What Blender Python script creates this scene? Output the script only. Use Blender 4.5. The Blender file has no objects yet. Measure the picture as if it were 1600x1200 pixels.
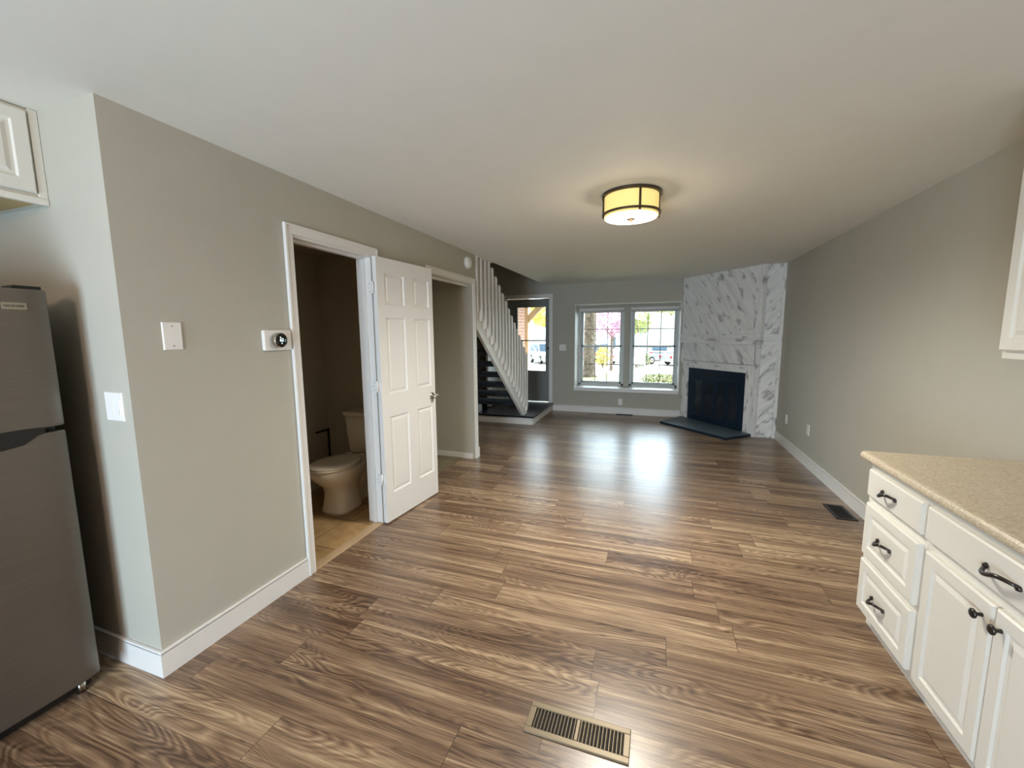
import bpy, bmesh, math, random
from mathutils import Vector, Matrix
random.seed(7)
S = bpy.context.scene
COL = S.collection

# ------------------------------------------------------------------ camera
cam_d = bpy.data.cameras.new('camera')
cam_d.sensor_fit = 'HORIZONTAL'
cam_d.sensor_width = 36.0
cam_d.lens = 640.87 / 1600 * 36.0
cam_d.clip_start = 0.05
cam_d.clip_end = 400
cam = bpy.data.objects.new('camera', cam_d)
COL.objects.link(cam)
_a, _b, _c = -0.3375, -0.1233, -0.0082
_F = Vector((math.sin(_a) * math.cos(_b), math.cos(_a) * math.cos(_b), math.sin(_b)))
_R = Vector((math.cos(_a), -math.sin(_a), 0))
_U = _R.cross(_F)
_r2 = math.cos(_c) * _R + math.sin(_c) * _U
_u2 = -math.sin(_c) * _R + math.cos(_c) * _U
M = Matrix.Identity(4)
for i in range(3):
    M[i][0] = _r2[i]; M[i][1] = _u2[i]; M[i][2] = -_F[i]
M.translation = Vector((2.0461, -1.0621, 1.5226))
cam.matrix_world = M
S.camera = cam

# ------------------------------------------------------------------ view, world, sun, daylight
S.view_settings.view_transform = 'Standard'
S.view_settings.look = 'None'
S.view_settings.exposure = 1.36
S.view_settings.gamma = 1.0
S.view_settings.use_curve_mapping = False
S.cycles.max_bounces = 10
S.cycles.diffuse_bounces = 6
S.cycles.glossy_bounces = 4
S.cycles.transparent_max_bounces = 12
S.cycles.sample_clamp_indirect = 6.0
S.cycles.caustics_reflective = False
S.cycles.caustics_refractive = False
S.cycles.use_denoising = True

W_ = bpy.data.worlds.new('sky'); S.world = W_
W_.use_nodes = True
_n = W_.node_tree
# sky shaped to light the room: bright band added over the street, dim elsewhere
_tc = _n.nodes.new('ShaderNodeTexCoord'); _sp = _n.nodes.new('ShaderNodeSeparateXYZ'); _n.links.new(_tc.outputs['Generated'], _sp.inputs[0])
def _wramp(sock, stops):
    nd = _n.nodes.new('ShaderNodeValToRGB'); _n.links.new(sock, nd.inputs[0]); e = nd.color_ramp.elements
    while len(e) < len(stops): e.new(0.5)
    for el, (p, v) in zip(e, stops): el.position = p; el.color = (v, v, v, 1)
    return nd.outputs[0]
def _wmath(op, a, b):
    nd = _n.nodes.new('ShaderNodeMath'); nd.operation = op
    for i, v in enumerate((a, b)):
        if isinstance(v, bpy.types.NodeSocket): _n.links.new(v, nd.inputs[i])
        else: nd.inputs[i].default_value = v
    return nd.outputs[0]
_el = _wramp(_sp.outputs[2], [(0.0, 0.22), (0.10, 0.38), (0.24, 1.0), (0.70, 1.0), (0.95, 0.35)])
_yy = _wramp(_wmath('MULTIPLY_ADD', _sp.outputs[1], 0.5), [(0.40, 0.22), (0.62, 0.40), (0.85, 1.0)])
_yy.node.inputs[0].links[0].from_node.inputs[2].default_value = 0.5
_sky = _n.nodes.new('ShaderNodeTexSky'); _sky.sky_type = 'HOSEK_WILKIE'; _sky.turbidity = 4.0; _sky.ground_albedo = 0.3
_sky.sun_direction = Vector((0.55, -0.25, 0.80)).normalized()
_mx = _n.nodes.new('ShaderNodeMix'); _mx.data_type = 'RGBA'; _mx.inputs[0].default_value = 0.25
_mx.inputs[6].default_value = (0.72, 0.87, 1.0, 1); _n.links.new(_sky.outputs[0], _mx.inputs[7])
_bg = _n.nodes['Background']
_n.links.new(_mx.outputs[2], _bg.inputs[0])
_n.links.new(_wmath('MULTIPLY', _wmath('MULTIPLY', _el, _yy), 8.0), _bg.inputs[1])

def add_light(name, kind, loc, rot, energy, color, **kw):
    d = bpy.data.lights.new(name, kind)
    d.energy = energy; d.color = color
    for k, v in kw.items():
        if k == 'portal': d.cycles.is_portal = v
        else: setattr(d, k, v)
    o = bpy.data.objects.new(name, d); COL.objects.link(o)
    o.location = loc; o.rotation_euler = rot
    return o
R90 = math.pi / 2
add_light('sun', 'SUN', (8, 30, 40), Vector((-0.22, -0.44, -0.87)).to_track_quat('-Z', 'Y').to_euler(), 8.0, (1.0, 0.96, 0.88), angle=0.01)
# daylight arriving through the kitchen patio door behind the camera and the two front openings
add_light('patio_door_daylight', 'AREA', (0.95, -3.72, 0.78), (R90, 0, 0), 88, (0.62, 0.80, 1.0), shape='RECTANGLE', size=1.3, size_y=1.4)
add_light('window_portal', 'AREA', (1.51, 7.29, 1.24), (-R90, 0, 0), 1, (1, 1, 1), shape='RECTANGLE', size=1.9, size_y=1.62, portal=True)
add_light('door_portal', 'AREA', (-0.29, 6.98, 1.40), (-R90, 0, 0), 1, (1, 1, 1), shape='RECTANGLE', size=0.6, size_y=1.3, portal=True)

# ------------------------------------------------------------------ mesh helpers
class MB:
    """Collects geometry in world space (through an optional local frame) and links it as one mesh object."""
    def __init__(s, frame=None):
        s.v = []; s.f = []; s.fr = frame; s.smooth = []
    def pt(s, p):
        p = Vector(p)
        return s.fr @ p if s.fr is not None else p
    def add(s, pts, faces, smooth=False):
        o = len(s.v)
        s.v += [s.pt(p) for p in pts]
        s.f += [tuple(i + o for i in f) for f in faces]
        s.smooth += [smooth] * len(faces)
        return s
    def box(s, x0, x1, y0, y1, z0, z1):
        p = [(x0, y0, z0), (x1, y0, z0), (x1, y1, z0), (x0, y1, z0), (x0, y0, z1), (x1, y0, z1), (x1, y1, z1), (x0, y1, z1)]
        return s.add(p, [(0, 3, 2, 1), (4, 5, 6, 7), (0, 1, 5, 4), (1, 2, 6, 5), (2, 3, 7, 6), (3, 0, 4, 7)])
    def bbox(s, x0, x1, y0, y1, z0, z1, b=0.004):
        """box with chamfered edges"""
        bm = bmesh.new()
        bmesh.ops.create_cube(bm, size=1)
        for v in bm.verts:
            v.co = Vector(((x0 + x1) / 2 + v.co.x * (x1 - x0), (y0 + y1) / 2 + v.co.y * (y1 - y0), (z0 + z1) / 2 + v.co.z * (z1 - z0)))
        bmesh.ops.bevel(bm, geom=bm.edges[:], offset=b, segments=2, profile=0.6, affect='EDGES')
        return s.from_bm(bm)
    def from_bm(s, bm, smooth=False):
        bm.verts.ensure_lookup_table(); bm.verts.index_update()
        s.add([v.co.copy() for v in bm.verts], [tuple(v.index for v in f.verts) for f in bm.faces], smooth)
        bm.free()
        return s
    def prism(s, poly, axis, a0, a1):
        """extrude a 2-D polygon along an axis: 'x' poly=(y,z), 'y' poly=(x,z), 'z' poly=(x,y)"""
        def mk(p, a):
            return {'x': (a, p[0], p[1]), 'y': (p[0], a, p[1]), 'z': (p[0], p[1], a)}[axis]
        n = len(poly)
        pts = [mk(p, a0) for p in poly] + [mk(p, a1) for p in poly]
        fs = [tuple(range(n)), tuple(range(2 * n - 1, n - 1, -1))]
        fs += [(i, i + n, (i + 1) % n + n, (i + 1) % n) for i in range(n)]
        return s.add(pts, fs)
    def tube(s, path, r, n=12, cap=True):
        rs = r if isinstance(r, (list, tuple)) else [r] * len(path)
        P = [Vector(p) for p in path]
        pts = []; fs = []
        up = None
        for i, p in enumerate(P):
            t = (P[min(i + 1, len(P) - 1)] - P[max(i - 1, 0)]).normalized()
            if up is None:
                up = Vector((0, 0, 1)) if abs(t.z) < 0.9 else Vector((1, 0, 0))
            a = t.cross(up).normalized(); b = a.cross(t).normalized(); up = b
            for k in range(n):
                th = 2 * math.pi * k / n
                pts.append(p + (a * math.cos(th) + b * math.sin(th)) * rs[i])
        for i in range(len(P) - 1):
            for k in range(n):
                fs.append((i * n + k, i * n + (k + 1) % n, (i + 1) * n + (k + 1) % n, (i + 1) * n + k))
        s.add(pts, fs, True)
        if cap:
            o = len(s.v) - len(pts)
            s.f.append(tuple(o + k for k in range(n - 1, -1, -1))); s.smooth.append(False)
            s.f.append(tuple(o + (len(P) - 1) * n + k for k in range(n))); s.smooth.append(False)
        return s
    def cyl(s, c0, c1, r, n=24, r1=None):
        return s.tube([c0, c1], [r, r if r1 is None else r1], n)
    def lathe(s, prof, origin=(0, 0, 0), axis=(0, 0, 1), n=32, smooth=True):
        """prof = [(radius, height)]"""
        ax = Vector(axis).normalized()
        up = Vector((0, 0, 1)) if abs(ax.z) < 0.9 else Vector((1, 0, 0))
        a = ax.cross(up).normalized(); b = ax.cross(a).normalized(); o = Vector(origin)
        pts = []; fs = []
        for r, h in prof:
            for k in range(n):
                th = 2 * math.pi * k / n
                pts.append(o + ax * h + (a * math.cos(th) + b * math.sin(th)) * max(r, 1e-5))
        for i in range(len(prof) - 1):
            for k in range(n):
                fs.append((i * n + k, (i + 1) * n + k, (i + 1) * n + (k + 1) % n, i * n + (k + 1) % n))
        return s.add(pts, fs, smooth)
    def loft(s, rings, smooth=True, cap=True):
        n = len(rings[0]); pts = [p for r in rings for p in r]; fs = []
        for i in range(len(rings) - 1):
            for k in range(n):
                fs.append((i * n + k, i * n + (k + 1) % n, (i + 1) * n + (k + 1) % n, (i + 1) * n + k))
        s.add(pts, fs, smooth)
        if cap:
            o = len(s.v) - len(pts)
            s.f.append(tuple(o + k for k in range(n - 1, -1, -1))); s.smooth.append(False)
            s.f.append(tuple(o + (len(rings) - 1) * n + k for k in range(n))); s.smooth.append(False)
        return s
    def rings(s, O, U, V, N, u0, u1, v0, v1, levels):
        """concentric rectangles: levels = [(inset, height along N)], last one capped"""
        O, U, V, N = Vector(O), Vector(U), Vector(V), Vector(N)
        pts = []; fs = []
        for ins, h in levels:
            for (u, v) in ((u0 + ins, v0 + ins), (u1 - ins, v0 + ins), (u1 - ins, v1 - ins), (u0 + ins, v1 - ins)):
                pts.append(O + U * u + V * v + N * h)
        m = len(levels)
        for i in range(m - 1):
            for k in range(4):
                fs.append((i * 4 + k, i * 4 + (k + 1) % 4, (i + 1) * 4 + (k + 1) % 4, (i + 1) * 4 + k))
        fs.append(tuple((m - 1) * 4 + k for k in range(4)))
        return s.add(pts, fs)
    def build(s, name, mat, parent=None, frame=None, fix=True):
        me = bpy.data.meshes.new(name)
        ob = bpy.data.objects.new(name, me)
        COL.objects.link(ob)
        if parent is not None:
            ob.parent = parent
            base = WM[parent.name]
            if frame is not None:
                ob.matrix_local = base.inverted() @ frame
                base = frame
        else:
            if frame is not None:
                base = frame
            else:
                xs = [v.x for v in s.v]; ys = [v.y for v in s.v]; zs = [v.z for v in s.v]
                base = Matrix.Translation(((min(xs) + max(xs)) / 2, (min(ys) + max(ys)) / 2, min(zs)))
            ob.matrix_world = base
        WM[ob.name] = base.copy()
        inv = base.inverted()
        me.from_pydata([inv @ v for v in s.v], [], s.f)
        me.polygons.foreach_set('use_smooth', s.smooth)
        if fix:
            bm = bmesh.new(); bm.from_mesh(me)
            bmesh.ops.recalc_face_normals(bm, faces=bm.faces[:])
            bm.to_mesh(me); bm.free()
        me.materials.append(mat)
        me.update()
        return ob
WM = {}
def tag(o, label=None, cat=None, group=None, kind=None):
    if label: o['label'] = label
    if cat: o['category'] = cat
    if group: o['group'] = group
    if kind: o['kind'] = kind
    return o
def thing(name, loc, label=None, cat=None, group=None, kind=None, rz=0.0):
    o = bpy.data.objects.new(name, None); COL.objects.link(o)
    o.empty_display_size = 0.1
    m = Matrix.Translation(loc) @ Matrix.Rotation(rz, 4, 'Z')
    o.matrix_world = m; WM[o.name] = m
    return tag(o, label, cat, group, kind)
def struct(name, mb, mat, label=None, cat=None):
    return tag(mb.build(name, mat), label, cat, kind='structure')
def text_mb(body, size, frame, depth=0.0005, align='CENTER'):
    cu = bpy.data.curves.new('lettering', 'FONT'); cu.body = body; cu.size = size
    cu.align_x = align; cu.align_y = 'CENTER'; cu.extrude = depth
    ob = bpy.data.objects.new('lettering', cu); COL.objects.link(ob)
    bpy.context.view_layer.update()
    me = bpy.data.meshes.new_from_object(ob.evaluated_get(bpy.context.evaluated_depsgraph_get()))
    mb = MB(frame)
    mb.add([v.co.copy() for v in me.vertices], [tuple(p.vertices) for p in me.polygons])
    bpy.data.objects.remove(ob); bpy.data.curves.remove(cu); bpy.data.meshes.remove(me)
    return mb

# ------------------------------------------------------------------ material helpers
def srgb(r, g, b):
    f = lambda c: (c / 255 / 12.92) if c / 255 <= 0.04045 else ((c / 255 + 0.055) / 1.055) ** 2.4
    return (f(r), f(g), f(b), 1.0)
class NT:
    def __init__(s, name):
        s.m = bpy.data.materials.new(name); s.m.use_nodes = True
        s.t = s.m.node_tree; s.b = s.t.nodes['Principled BSDF']
    def n(s, typ, **kw):
        nd = s.t.nodes.new(typ)
        for k, v in kw.items(): setattr(nd, k, v)
        return nd
    def l(s, a, b): s.t.links.new(a, b)
    def inp(s, sock, v):
        if isinstance(v, bpy.types.NodeSocket): s.l(v, sock)
        else: sock.default_value = v
    def math(s, op, a, b=0.0, c=None, clamp=False):
        nd = s.n('ShaderNodeMath', operation=op); nd.use_clamp = clamp
        s.inp(nd.inputs[0], a); s.inp(nd.inputs[1], b)
        if c is not None: s.inp(nd.inputs[2], c)
        return nd.outputs[0]
    def coord(s, kind='Object'): return s.n('ShaderNodeTexCoord').outputs[kind]
    def mapping(s, vec, scale=(1, 1, 1), rot=(0, 0, 0), loc=(0, 0, 0)):
        nd = s.n('ShaderNodeMapping'); s.l(vec, nd.inputs[0])
        nd.inputs['Scale'].default_value = scale; nd.inputs['Rotation'].default_value = rot; nd.inputs['Location'].default_value = loc
        return nd.outputs[0]
    def noise(s, vec, scale, detail=3.0, rough=0.55, dist=0.0):
        nd = s.n('ShaderNodeTexNoise'); s.l(vec, nd.inputs['Vector'])
        nd.inputs['Scale'].default_value = scale; nd.inputs['Detail'].default_value = detail
        nd.inputs['Roughness'].default_value = rough; nd.inputs['Distortion'].default_value = dist
        return nd.outputs['Fac']
    def ramp(s, fac, stops, interp='LINEAR'):
        nd = s.n('ShaderNodeValToRGB'); s.l(fac, nd.inputs[0]); e = nd.color_ramp.elements
        nd.color_ramp.interpolation = interp
        while len(e) < len(stops): e.new(0.5)
        for el, (p, c) in zip(e, stops):
            el.position = p; el.color = c if len(c) == 4 else (*c, 1)
        return nd.outputs[0]
    def mix(s, fac, a, b, blend='MIX'):
        nd = s.n('ShaderNodeMix', data_type='RGBA', blend_type=blend)
        s.inp(nd.inputs[0], fac); s.inp(nd.inputs[6], a); s.inp(nd.inputs[7], b)
        return nd.outputs[2]
    def bump(s, h, strength=0.2, dist=0.01):
        nd = s.n('ShaderNodeBump'); s.l(h, nd.inputs['Height'])
        nd.inputs['Strength'].default_value = strength; nd.inputs['Distance'].default_value = dist
        s.l(nd.outputs[0], s.b.inputs['Normal'])
    def base(s, v): s.inp(s.b.inputs['Base Color'], v)
def plain(name, col, rough=0.5, metal=0.0, spec=0.5, bump=None, var=0.0, emit=None):
    t = NT(name)
    t.b.inputs['Roughness'].default_value = rough; t.b.inputs['Metallic'].default_value = metal
    t.b.inputs['Specular IOR Level'].default_value = spec
    co = t.coord()
    nz = t.noise(co, 6.0, 3)
    d = tuple(c * (1 - var) for c in col[:3]) + (1,); u = tuple(min(1, c * (1 + var)) for c in col[:3]) + (1,)
    t.base(t.ramp(nz, [(0.3, d), (0.7, u)]))
    if bump:
        t.bump(t.noise(co, bump[0], 4), bump[1], bump[2])
    if emit:
        t.b.inputs['Emission Color'].default_value = emit[0]; t.b.inputs['Emission Strength'].default_value = emit[1]
    return t.m

MT = {}
MT['wall'] = plain('greige_wall_paint', srgb(179, 176, 164), 0.62, spec=0.35, bump=(160, 0.12, 0.004), var=0.015)
MT['ceiling'] = plain('ceiling_paint', srgb(232, 229, 220), 0.7, spec=0.3, bump=(40, 0.07, 0.004), var=0.012)
MT['bath_wall'] = plain('bathroom_wall_paint', srgb(182, 172, 152), 0.6, spec=0.35, bump=(160, 0.12, 0.004), var=0.015)
MT['trim'] = plain('white_trim_paint', srgb(226, 224, 220), 0.38, bump=(90, 0.05, 0.002), var=0.01)
MT['cab'] = plain('cabinet_white_paint', srgb(218, 215, 206), 0.32, bump=(70, 0.04, 0.002), var=0.01)
MT['rawwood'] = plain('cabinet_underside_wood', srgb(196, 170, 120), 0.6, var=0.06)
MT['plastic'] = plain('white_plastic', srgb(232, 230, 226), 0.35, var=0.004)
MT['porcelain'] = plain('biscuit_porcelain', srgb(228, 214, 192), 0.14, spec=0.6, var=0.004)
MT['steel'] = None
MT['black'] = plain('black_plastic', srgb(18, 18, 19), 0.35, var=0.02)
MT['blackmetal'] = plain('black_metal', srgb(24, 23, 23), 0.4, metal=0.3, var=0.02)
MT['pewter'] = plain('dark_pewter_pull', srgb(70, 67, 65), 0.3, metal=0.9, var=0.08)
MT['chrome'] = plain('satin_nickel', srgb(190, 184, 174), 0.22, metal=1.0, var=0.01)
MT['screw'] = plain('painted_screw', srgb(150, 145, 138), 0.4, metal=0.4)
MT['doorgray'] = plain('grey_door_paint', srgb(122, 126, 124), 0.45, var=0.01)
MT['carpet'] = plain('grey_stair_carpet', srgb(54, 59, 68), 0.95, spec=0.1, bump=(400, 0.6, 0.006), var=0.12)
MT['landing'] = None
MT['register'] = plain('tan_register_metal', srgb(124, 110, 88), 0.42, metal=0.35, var=0.02)
MT['dark'] = plain('dark_duct', srgb(14, 12, 11), 0.8)
MT['bronze'] = plain('dark_bronze_frame', srgb(74, 62, 46), 0.4, metal=0.5, var=0.03)
MT['firebox'] = plain('black_firebox_metal', srgb(24, 42, 60), 0.35, metal=0.2, var=0.04)
MT['fireglass'] = plain('smoked_fire_glass', srgb(34, 42, 50), 0.12, spec=0.7, var=0.02)
MT['slate'] = plain('blue_grey_hearth_slate', srgb(84, 99, 108), 0.45, bump=(25, 0.25, 0.006), var=0.12)
MT['winframe'] = plain('window_vinyl', srgb(196, 200, 198), 0.4, var=0.01)
MT['muntin'] = plain('window_grid_bar', srgb(70, 72, 72), 0.5)
MT['blind'] = plain('window_blind_vinyl', srgb(214, 214, 210), 0.45, var=0.01)

def m_steel():
    t = NT('stainless_fridge_steel')
    co = t.coord()
    st = t.noise(t.mapping(co, (1, 1, 220)), 3.0, 2)
    t.base(t.ramp(st, [(0.3, srgb(106, 100, 92)), (0.7, srgb(120, 113, 104))]))
    t.b.inputs['Metallic'].default_value = 0.75
    t.b.inputs['Roughness'].default_value = 0.38
    t.b.inputs['Anisotropic'].default_value = 0.4
    t.bump(st, 0.02, 0.001)
    return t.m
MT['steel'] = m_steel()

def m_floor():
    t = NT('laminate_oak_planks')
    co = t.coord()
    sep = t.n('ShaderNodeSeparateXYZ'); t.l(co, sep.inputs[0])
    x, y = sep.outputs[0], sep.outputs[1]
    PW, PL = 0.19, 1.25
    yr = t.math('DIVIDE', t.math('SUBTRACT', y, 0.025), PW)
    row = t.math('FLOOR', yr)
    wn = t.n('ShaderNodeTexWhiteNoise', noise_dimensions='1D'); t.l(row, wn.inputs['W'])
    xo = t.math('ADD', t.math('DIVIDE', x, PL), wn.outputs['Value'])
    seg = t.math('FLOOR', xo)
    idc = t.n('ShaderNodeCombineXYZ'); t.l(row, idc.inputs[0]); t.l(seg, idc.inputs[1])
    wn2 = t.n('ShaderNodeTexWhiteNoise', noise_dimensions='2D'); t.l(idc.outputs[0], wn2.inputs['Vector'])
    rnd = wn2.outputs['Value']
    off = t.n('ShaderNodeCombineXYZ'); t.l(t.math('MULTIPLY', rnd, 37.0), off.inputs[0]); t.l(t.math('MULTIPLY', rnd, 91.0), off.inputs[1]); t.l(t.math('MULTIPLY', rnd, 17.0), off.inputs[2])
    va = t.n('ShaderNodeVectorMath', operation='ADD'); t.l(co, va.inputs[0]); t.l(off.outputs[0], va.inputs[1])
    v = va.outputs[0]
    # cathedral figure: rings of a slow warped field, only in patches of each board
    fld = t.noise(t.mapping(v, (0.75, 4.4, 1)), 1.5, 2.0, 0.5, 0.35)
    ringv = t.math('FRACT', t.math('MULTIPLY', fld, 24.0))
    ring = t.math('ABSOLUTE', t.math('SUBTRACT', ringv, 0.5))           # 0..0.5
    patch = t.ramp(t.noise(t.mapping(v, (0.9, 4.0, 1), loc=(5, 2, 0)), 1.3, 2), [(0.46, (0.12, 0.12, 0.12, 1)), (0.60, (1, 1, 1, 1))])
    fine = t.noise(t.mapping(v, (1.1, 60, 1)), 2.6, 6, 0.7, 0.3)
    broad = t.noise(t.mapping(v, (0.42, 9, 1)), 2.0, 5, 0.62, 0.5)
    streak = t.noise(t.mapping(v, (0.5, 22, 1)), 1.8, 4, 0.65, 0.7)
    g = t.math('ADD', t.math('MULTIPLY', fine, 0.40), t.math('MULTIPLY', broad, 0.55))
    g = t.math('ADD', g, t.math('MULTIPLY', t.math('MULTIPLY', t.math('SUBTRACT', ring, 0.28), patch), 0.26))
    g = t.math('ADD', g, t.math('MULTIPLY', t.math('SUBTRACT', rnd, 0.5), 0.10))
    colr = t.ramp(g, [(0.34, srgb(76, 57, 43)), (0.43, srgb(112, 88, 68)), (0.51, srgb(140, 115, 90)), (0.62, srgb(184, 160, 128))])
    dk = t.ramp(streak, [(0.33, (1, 1, 1, 1)), (0.43, (0, 0, 0, 1))])
    colr = t.mix(t.math('MULTIPLY', dk, 0.6), colr, srgb(84, 61, 50))
    kn = t.noise(t.mapping(v, (3.0, 9, 1)), 2.3, 1, 0.4)
    knm = t.ramp(kn, [(0.76, (0, 0, 0, 1)), (0.80, (1, 1, 1, 1))])
    colr = t.mix(t.math('MULTIPLY', knm, 0.6), colr, srgb(66, 48, 40))
    fy = t.math('FRACT', yr); fx = t.math('FRACT', xo)
    sy = t.math('MINIMUM', fy, t.math('SUBTRACT', 1.0, fy))
    sx = t.math('MINIMUM', fx, t.math('SUBTRACT', 1.0, fx))
    s1 = t.math('LESS_THAN', sy, 0.006); s2 = t.math('LESS_THAN', sx, 0.0011)
    seam = t.math('MAXIMUM', t.math('MULTIPLY', s1, 0.45), t.math('MULTIPLY', s2, 0.8))
    colr = t.mix(seam, colr, srgb(58, 42, 35))
    t.base(colr)
    t.l(t.math('ADD', 0.235, t.math('MULTIPLY', fine, 0.14)), t.b.inputs['Roughness'])
    t.b.inputs['Specular IOR Level'].default_value = 0.7
    h = t.math('SUBTRACT', t.math('MULTIPLY', fine, 0.35), seam)
    t.bump(h, 0.05, 0.003)
    return t.m
MT['floor'] = m_floor()

def m_tile(name, c1, c2, grout, size, rough=0.35, gw=0.008, off=(0, 0, 0)):
    t = NT(name)
    co = t.mapping(t.coord(), (1, 1, 1), (0, 0, 0), off)
    sep = t.n('ShaderNodeSeparateXYZ'); t.l(co, sep.inputs[0])
    xs = t.math('DIVIDE', sep.outputs[0], size); ys = t.math('DIVIDE', sep.outputs[1], size)
    idc = t.n('ShaderNodeCombineXYZ'); t.l(t.math('FLOOR', xs), idc.inputs[0]); t.l(t.math('FLOOR', ys), idc.inputs[1])
    wn = t.n('ShaderNodeTexWhiteNoise', noise_dimensions='2D'); t.l(idc.outputs[0], wn.inputs['Vector'])
    nz = t.noise(co, 9, 5, 0.6, 0.4)
    f = t.math('ADD', t.math('MULTIPLY', nz, 0.8), t.math('MULTIPLY', wn.outputs['Value'], 0.25))
    c = t.ramp(f, [(0.35, c1), (0.75, c2)])
    fx = t.math('FRACT', xs); fy = t.math('FRACT', ys)
    e = t.math('MINIMUM', t.math('MINIMUM', fx, t.math('SUBTRACT', 1.0, fx)), t.math('MINIMUM', fy, t.math('SUBTRACT', 1.0, fy)))
    g = t.math('LESS_THAN', e, gw)
    t.base(t.mix(g, c, grout))
    t.b.inputs['Roughness'].default_value = rough
    t.bump(t.math('MULTIPLY', g, -1.0), 0.4, 0.003)
    return t.m
MT['tile'] = m_tile('bathroom_floor_tile', srgb(150, 116, 74), srgb(192, 158, 112), srgb(92, 72, 50), 0.40, off=(0.12, 0.06, 0))
MT['closet_tile'] = m_tile('closet_floor_tile', srgb(112, 102, 78), srgb(140, 128, 100), srgb(70, 62, 48), 0.40)
MT['landing'] = m_tile('black_landing_tile', srgb(17, 19, 22), srgb(32, 34, 38), srgb(10, 10, 11), 0.31, 0.3, 0.01)
MT['threshold'] = plain('oak_threshold', srgb(186, 158, 124), 0.5, var=0.05)

def m_whitewash(name, ang, dens=0.66):
    """whitewashed boards with grey dry-brush strokes; ang turns the stroke direction in the x-z plane of the object"""
    t = NT(name)
    co = t.coord()
    r = t.mapping(co, (1, 1, 1), (0, ang, 0))
    a = t.noise(t.mapping(r, (4.2, 1, 12), loc=(3.1, 0, 1.7)), 1.0, 2, 0.5, 0.2)
    b = t.noise(t.mapping(r, (10, 1, 70)), 1.0, 3, 0.6)
    pm = t.ramp(a, [(dens - 0.03, (0, 0, 0, 1)), (dens + 0.05, (1, 1, 1, 1))])
    st = t.math('MULTIPLY', pm, t.ramp(b, [(0.36, (0, 0, 0, 1)), (0.62, (1, 1, 1, 1))]))
    soft = t.noise(t.mapping(r, (2.0, 1, 14), loc=(9, 0, 4)), 1.0, 4, 0.6)
    c = t.ramp(soft, [(0.30, srgb(220, 220, 218)), (0.6, srgb(242, 242, 240))])
    t.base(t.mix(t.math('MULTIPLY', st, 0.88), c, srgb(104, 106, 112)))
    t.b.inputs['Roughness'].default_value = 0.55
    t.bump(b, 0.06, 0.003)
    return t.m
MT['wash_dl'] = m_whitewash('whitewash_diagonal_boards', math.radians(-52), 0.60)
MT['wash_dr'] = m_whitewash('whitewash_return_boards', math.radians(48), 0.575)
MT['wash_h'] = m_whitewash('whitewash_level_board', 0.0, 0.60)
MT['wash_v'] = m_whitewash('whitewash_upright_board', math.radians(90), 0.59)

def m_counter():
    t = NT('beige_laminate_counter')
    co = t.coord()
    a = t.noise(co, 90, 4, 0.7); b = t.noise(co, 260, 2, 0.6)
    f = t.math('ADD', t.math('MULTIPLY', a, 0.6), t.math('MULTIPLY', b, 0.4))
    t.base(t.ramp(f, [(0.36, srgb(160, 144, 120)), (0.5, srgb(192, 178, 154)), (0.64, srgb(212, 200, 180))]))
    t.b.inputs['Roughness'].default_value = 0.38
    return t.m
MT['counter'] = m_counter()

def m_glass():
    t = NT('clear_window_glass')
    tr = t.n('ShaderNodeBsdfTransparent'); gl = t.n('ShaderNodeBsdfGlossy'); gl.inputs['Roughness'].default_value = 0.02
    fr = t.n('ShaderNodeFresnel'); fr.inputs[0].default_value = 1.45
    tr.inputs[0].default_value = (0.96, 0.98, 0.97, 1)
    mx = t.n('ShaderNodeMixShader'); t.l(fr.outputs[0], mx.inputs[0]); t.l(tr.outputs[0], mx.inputs[1]); t.l(gl.outputs[0], mx.inputs[2])
    t.l(mx.outputs[0], t.t.nodes['Material Output'].inputs['Surface'])
    return t.m
MT['glass'] = m_glass()

# ================================================================== SETTING
D = 6.759; W = 3.692; H = 2.44; T = 0.12
YE = 3.5      # end of the left wall
KX = -1.0     # kitchen left wall
KY = -3.6     # kitchen back wall
struct('floor', MB().box(-1.3, W + T, KY - T, D, -0.12, 0.0), MT['floor'])
c = MB()
c.box(0, W + T, KY - T, D + 0.3, H, H + 0.25)
c.box(KX - T, 0, KY - T, T, H, H + 0.25)
struct('ceiling', c, MT['ceiling'])
# left wall with the bathroom doorway and the closet opening
BY0, BY1, BZ = 0.862, 1.585, 2.108
CY0, CY1, CZ = 2.415, 3.385, 2.098
w = MB()
w.box(-T, 0, 0, BY0, 0, H); w.box(-T, 0, BY0, BY1, BZ, H); w.box(-T, 0, BY1, CY0, 0, H)
w.box(-T, 0, CY0, CY1, CZ, H); w.box(-T, 0, CY1, YE, 0, H)
struct('wall_left', w, MT['wall'])
struct('wall_alcove', MB().box(KX - T, -T, 0, T, 0, H), MT['wall'])
struct('wall_right', MB().box(W, W + T, KY - T, D + T, 0, H), MT['wall'])
struct('wall_kitchen_left', MB().box(KX - T, KX, KY - T, 0, 0, H), MT['wall'])
w = MB()
w.box(KX, 0.25, KY - T, KY, 0, H); w.box(0.25, 1.65, KY - T, KY, 2.1, H); w.box(1.65, W, KY - T, KY, 0, H)
struct('wall_kitchen_rear', w, MT['wall'])
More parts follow.
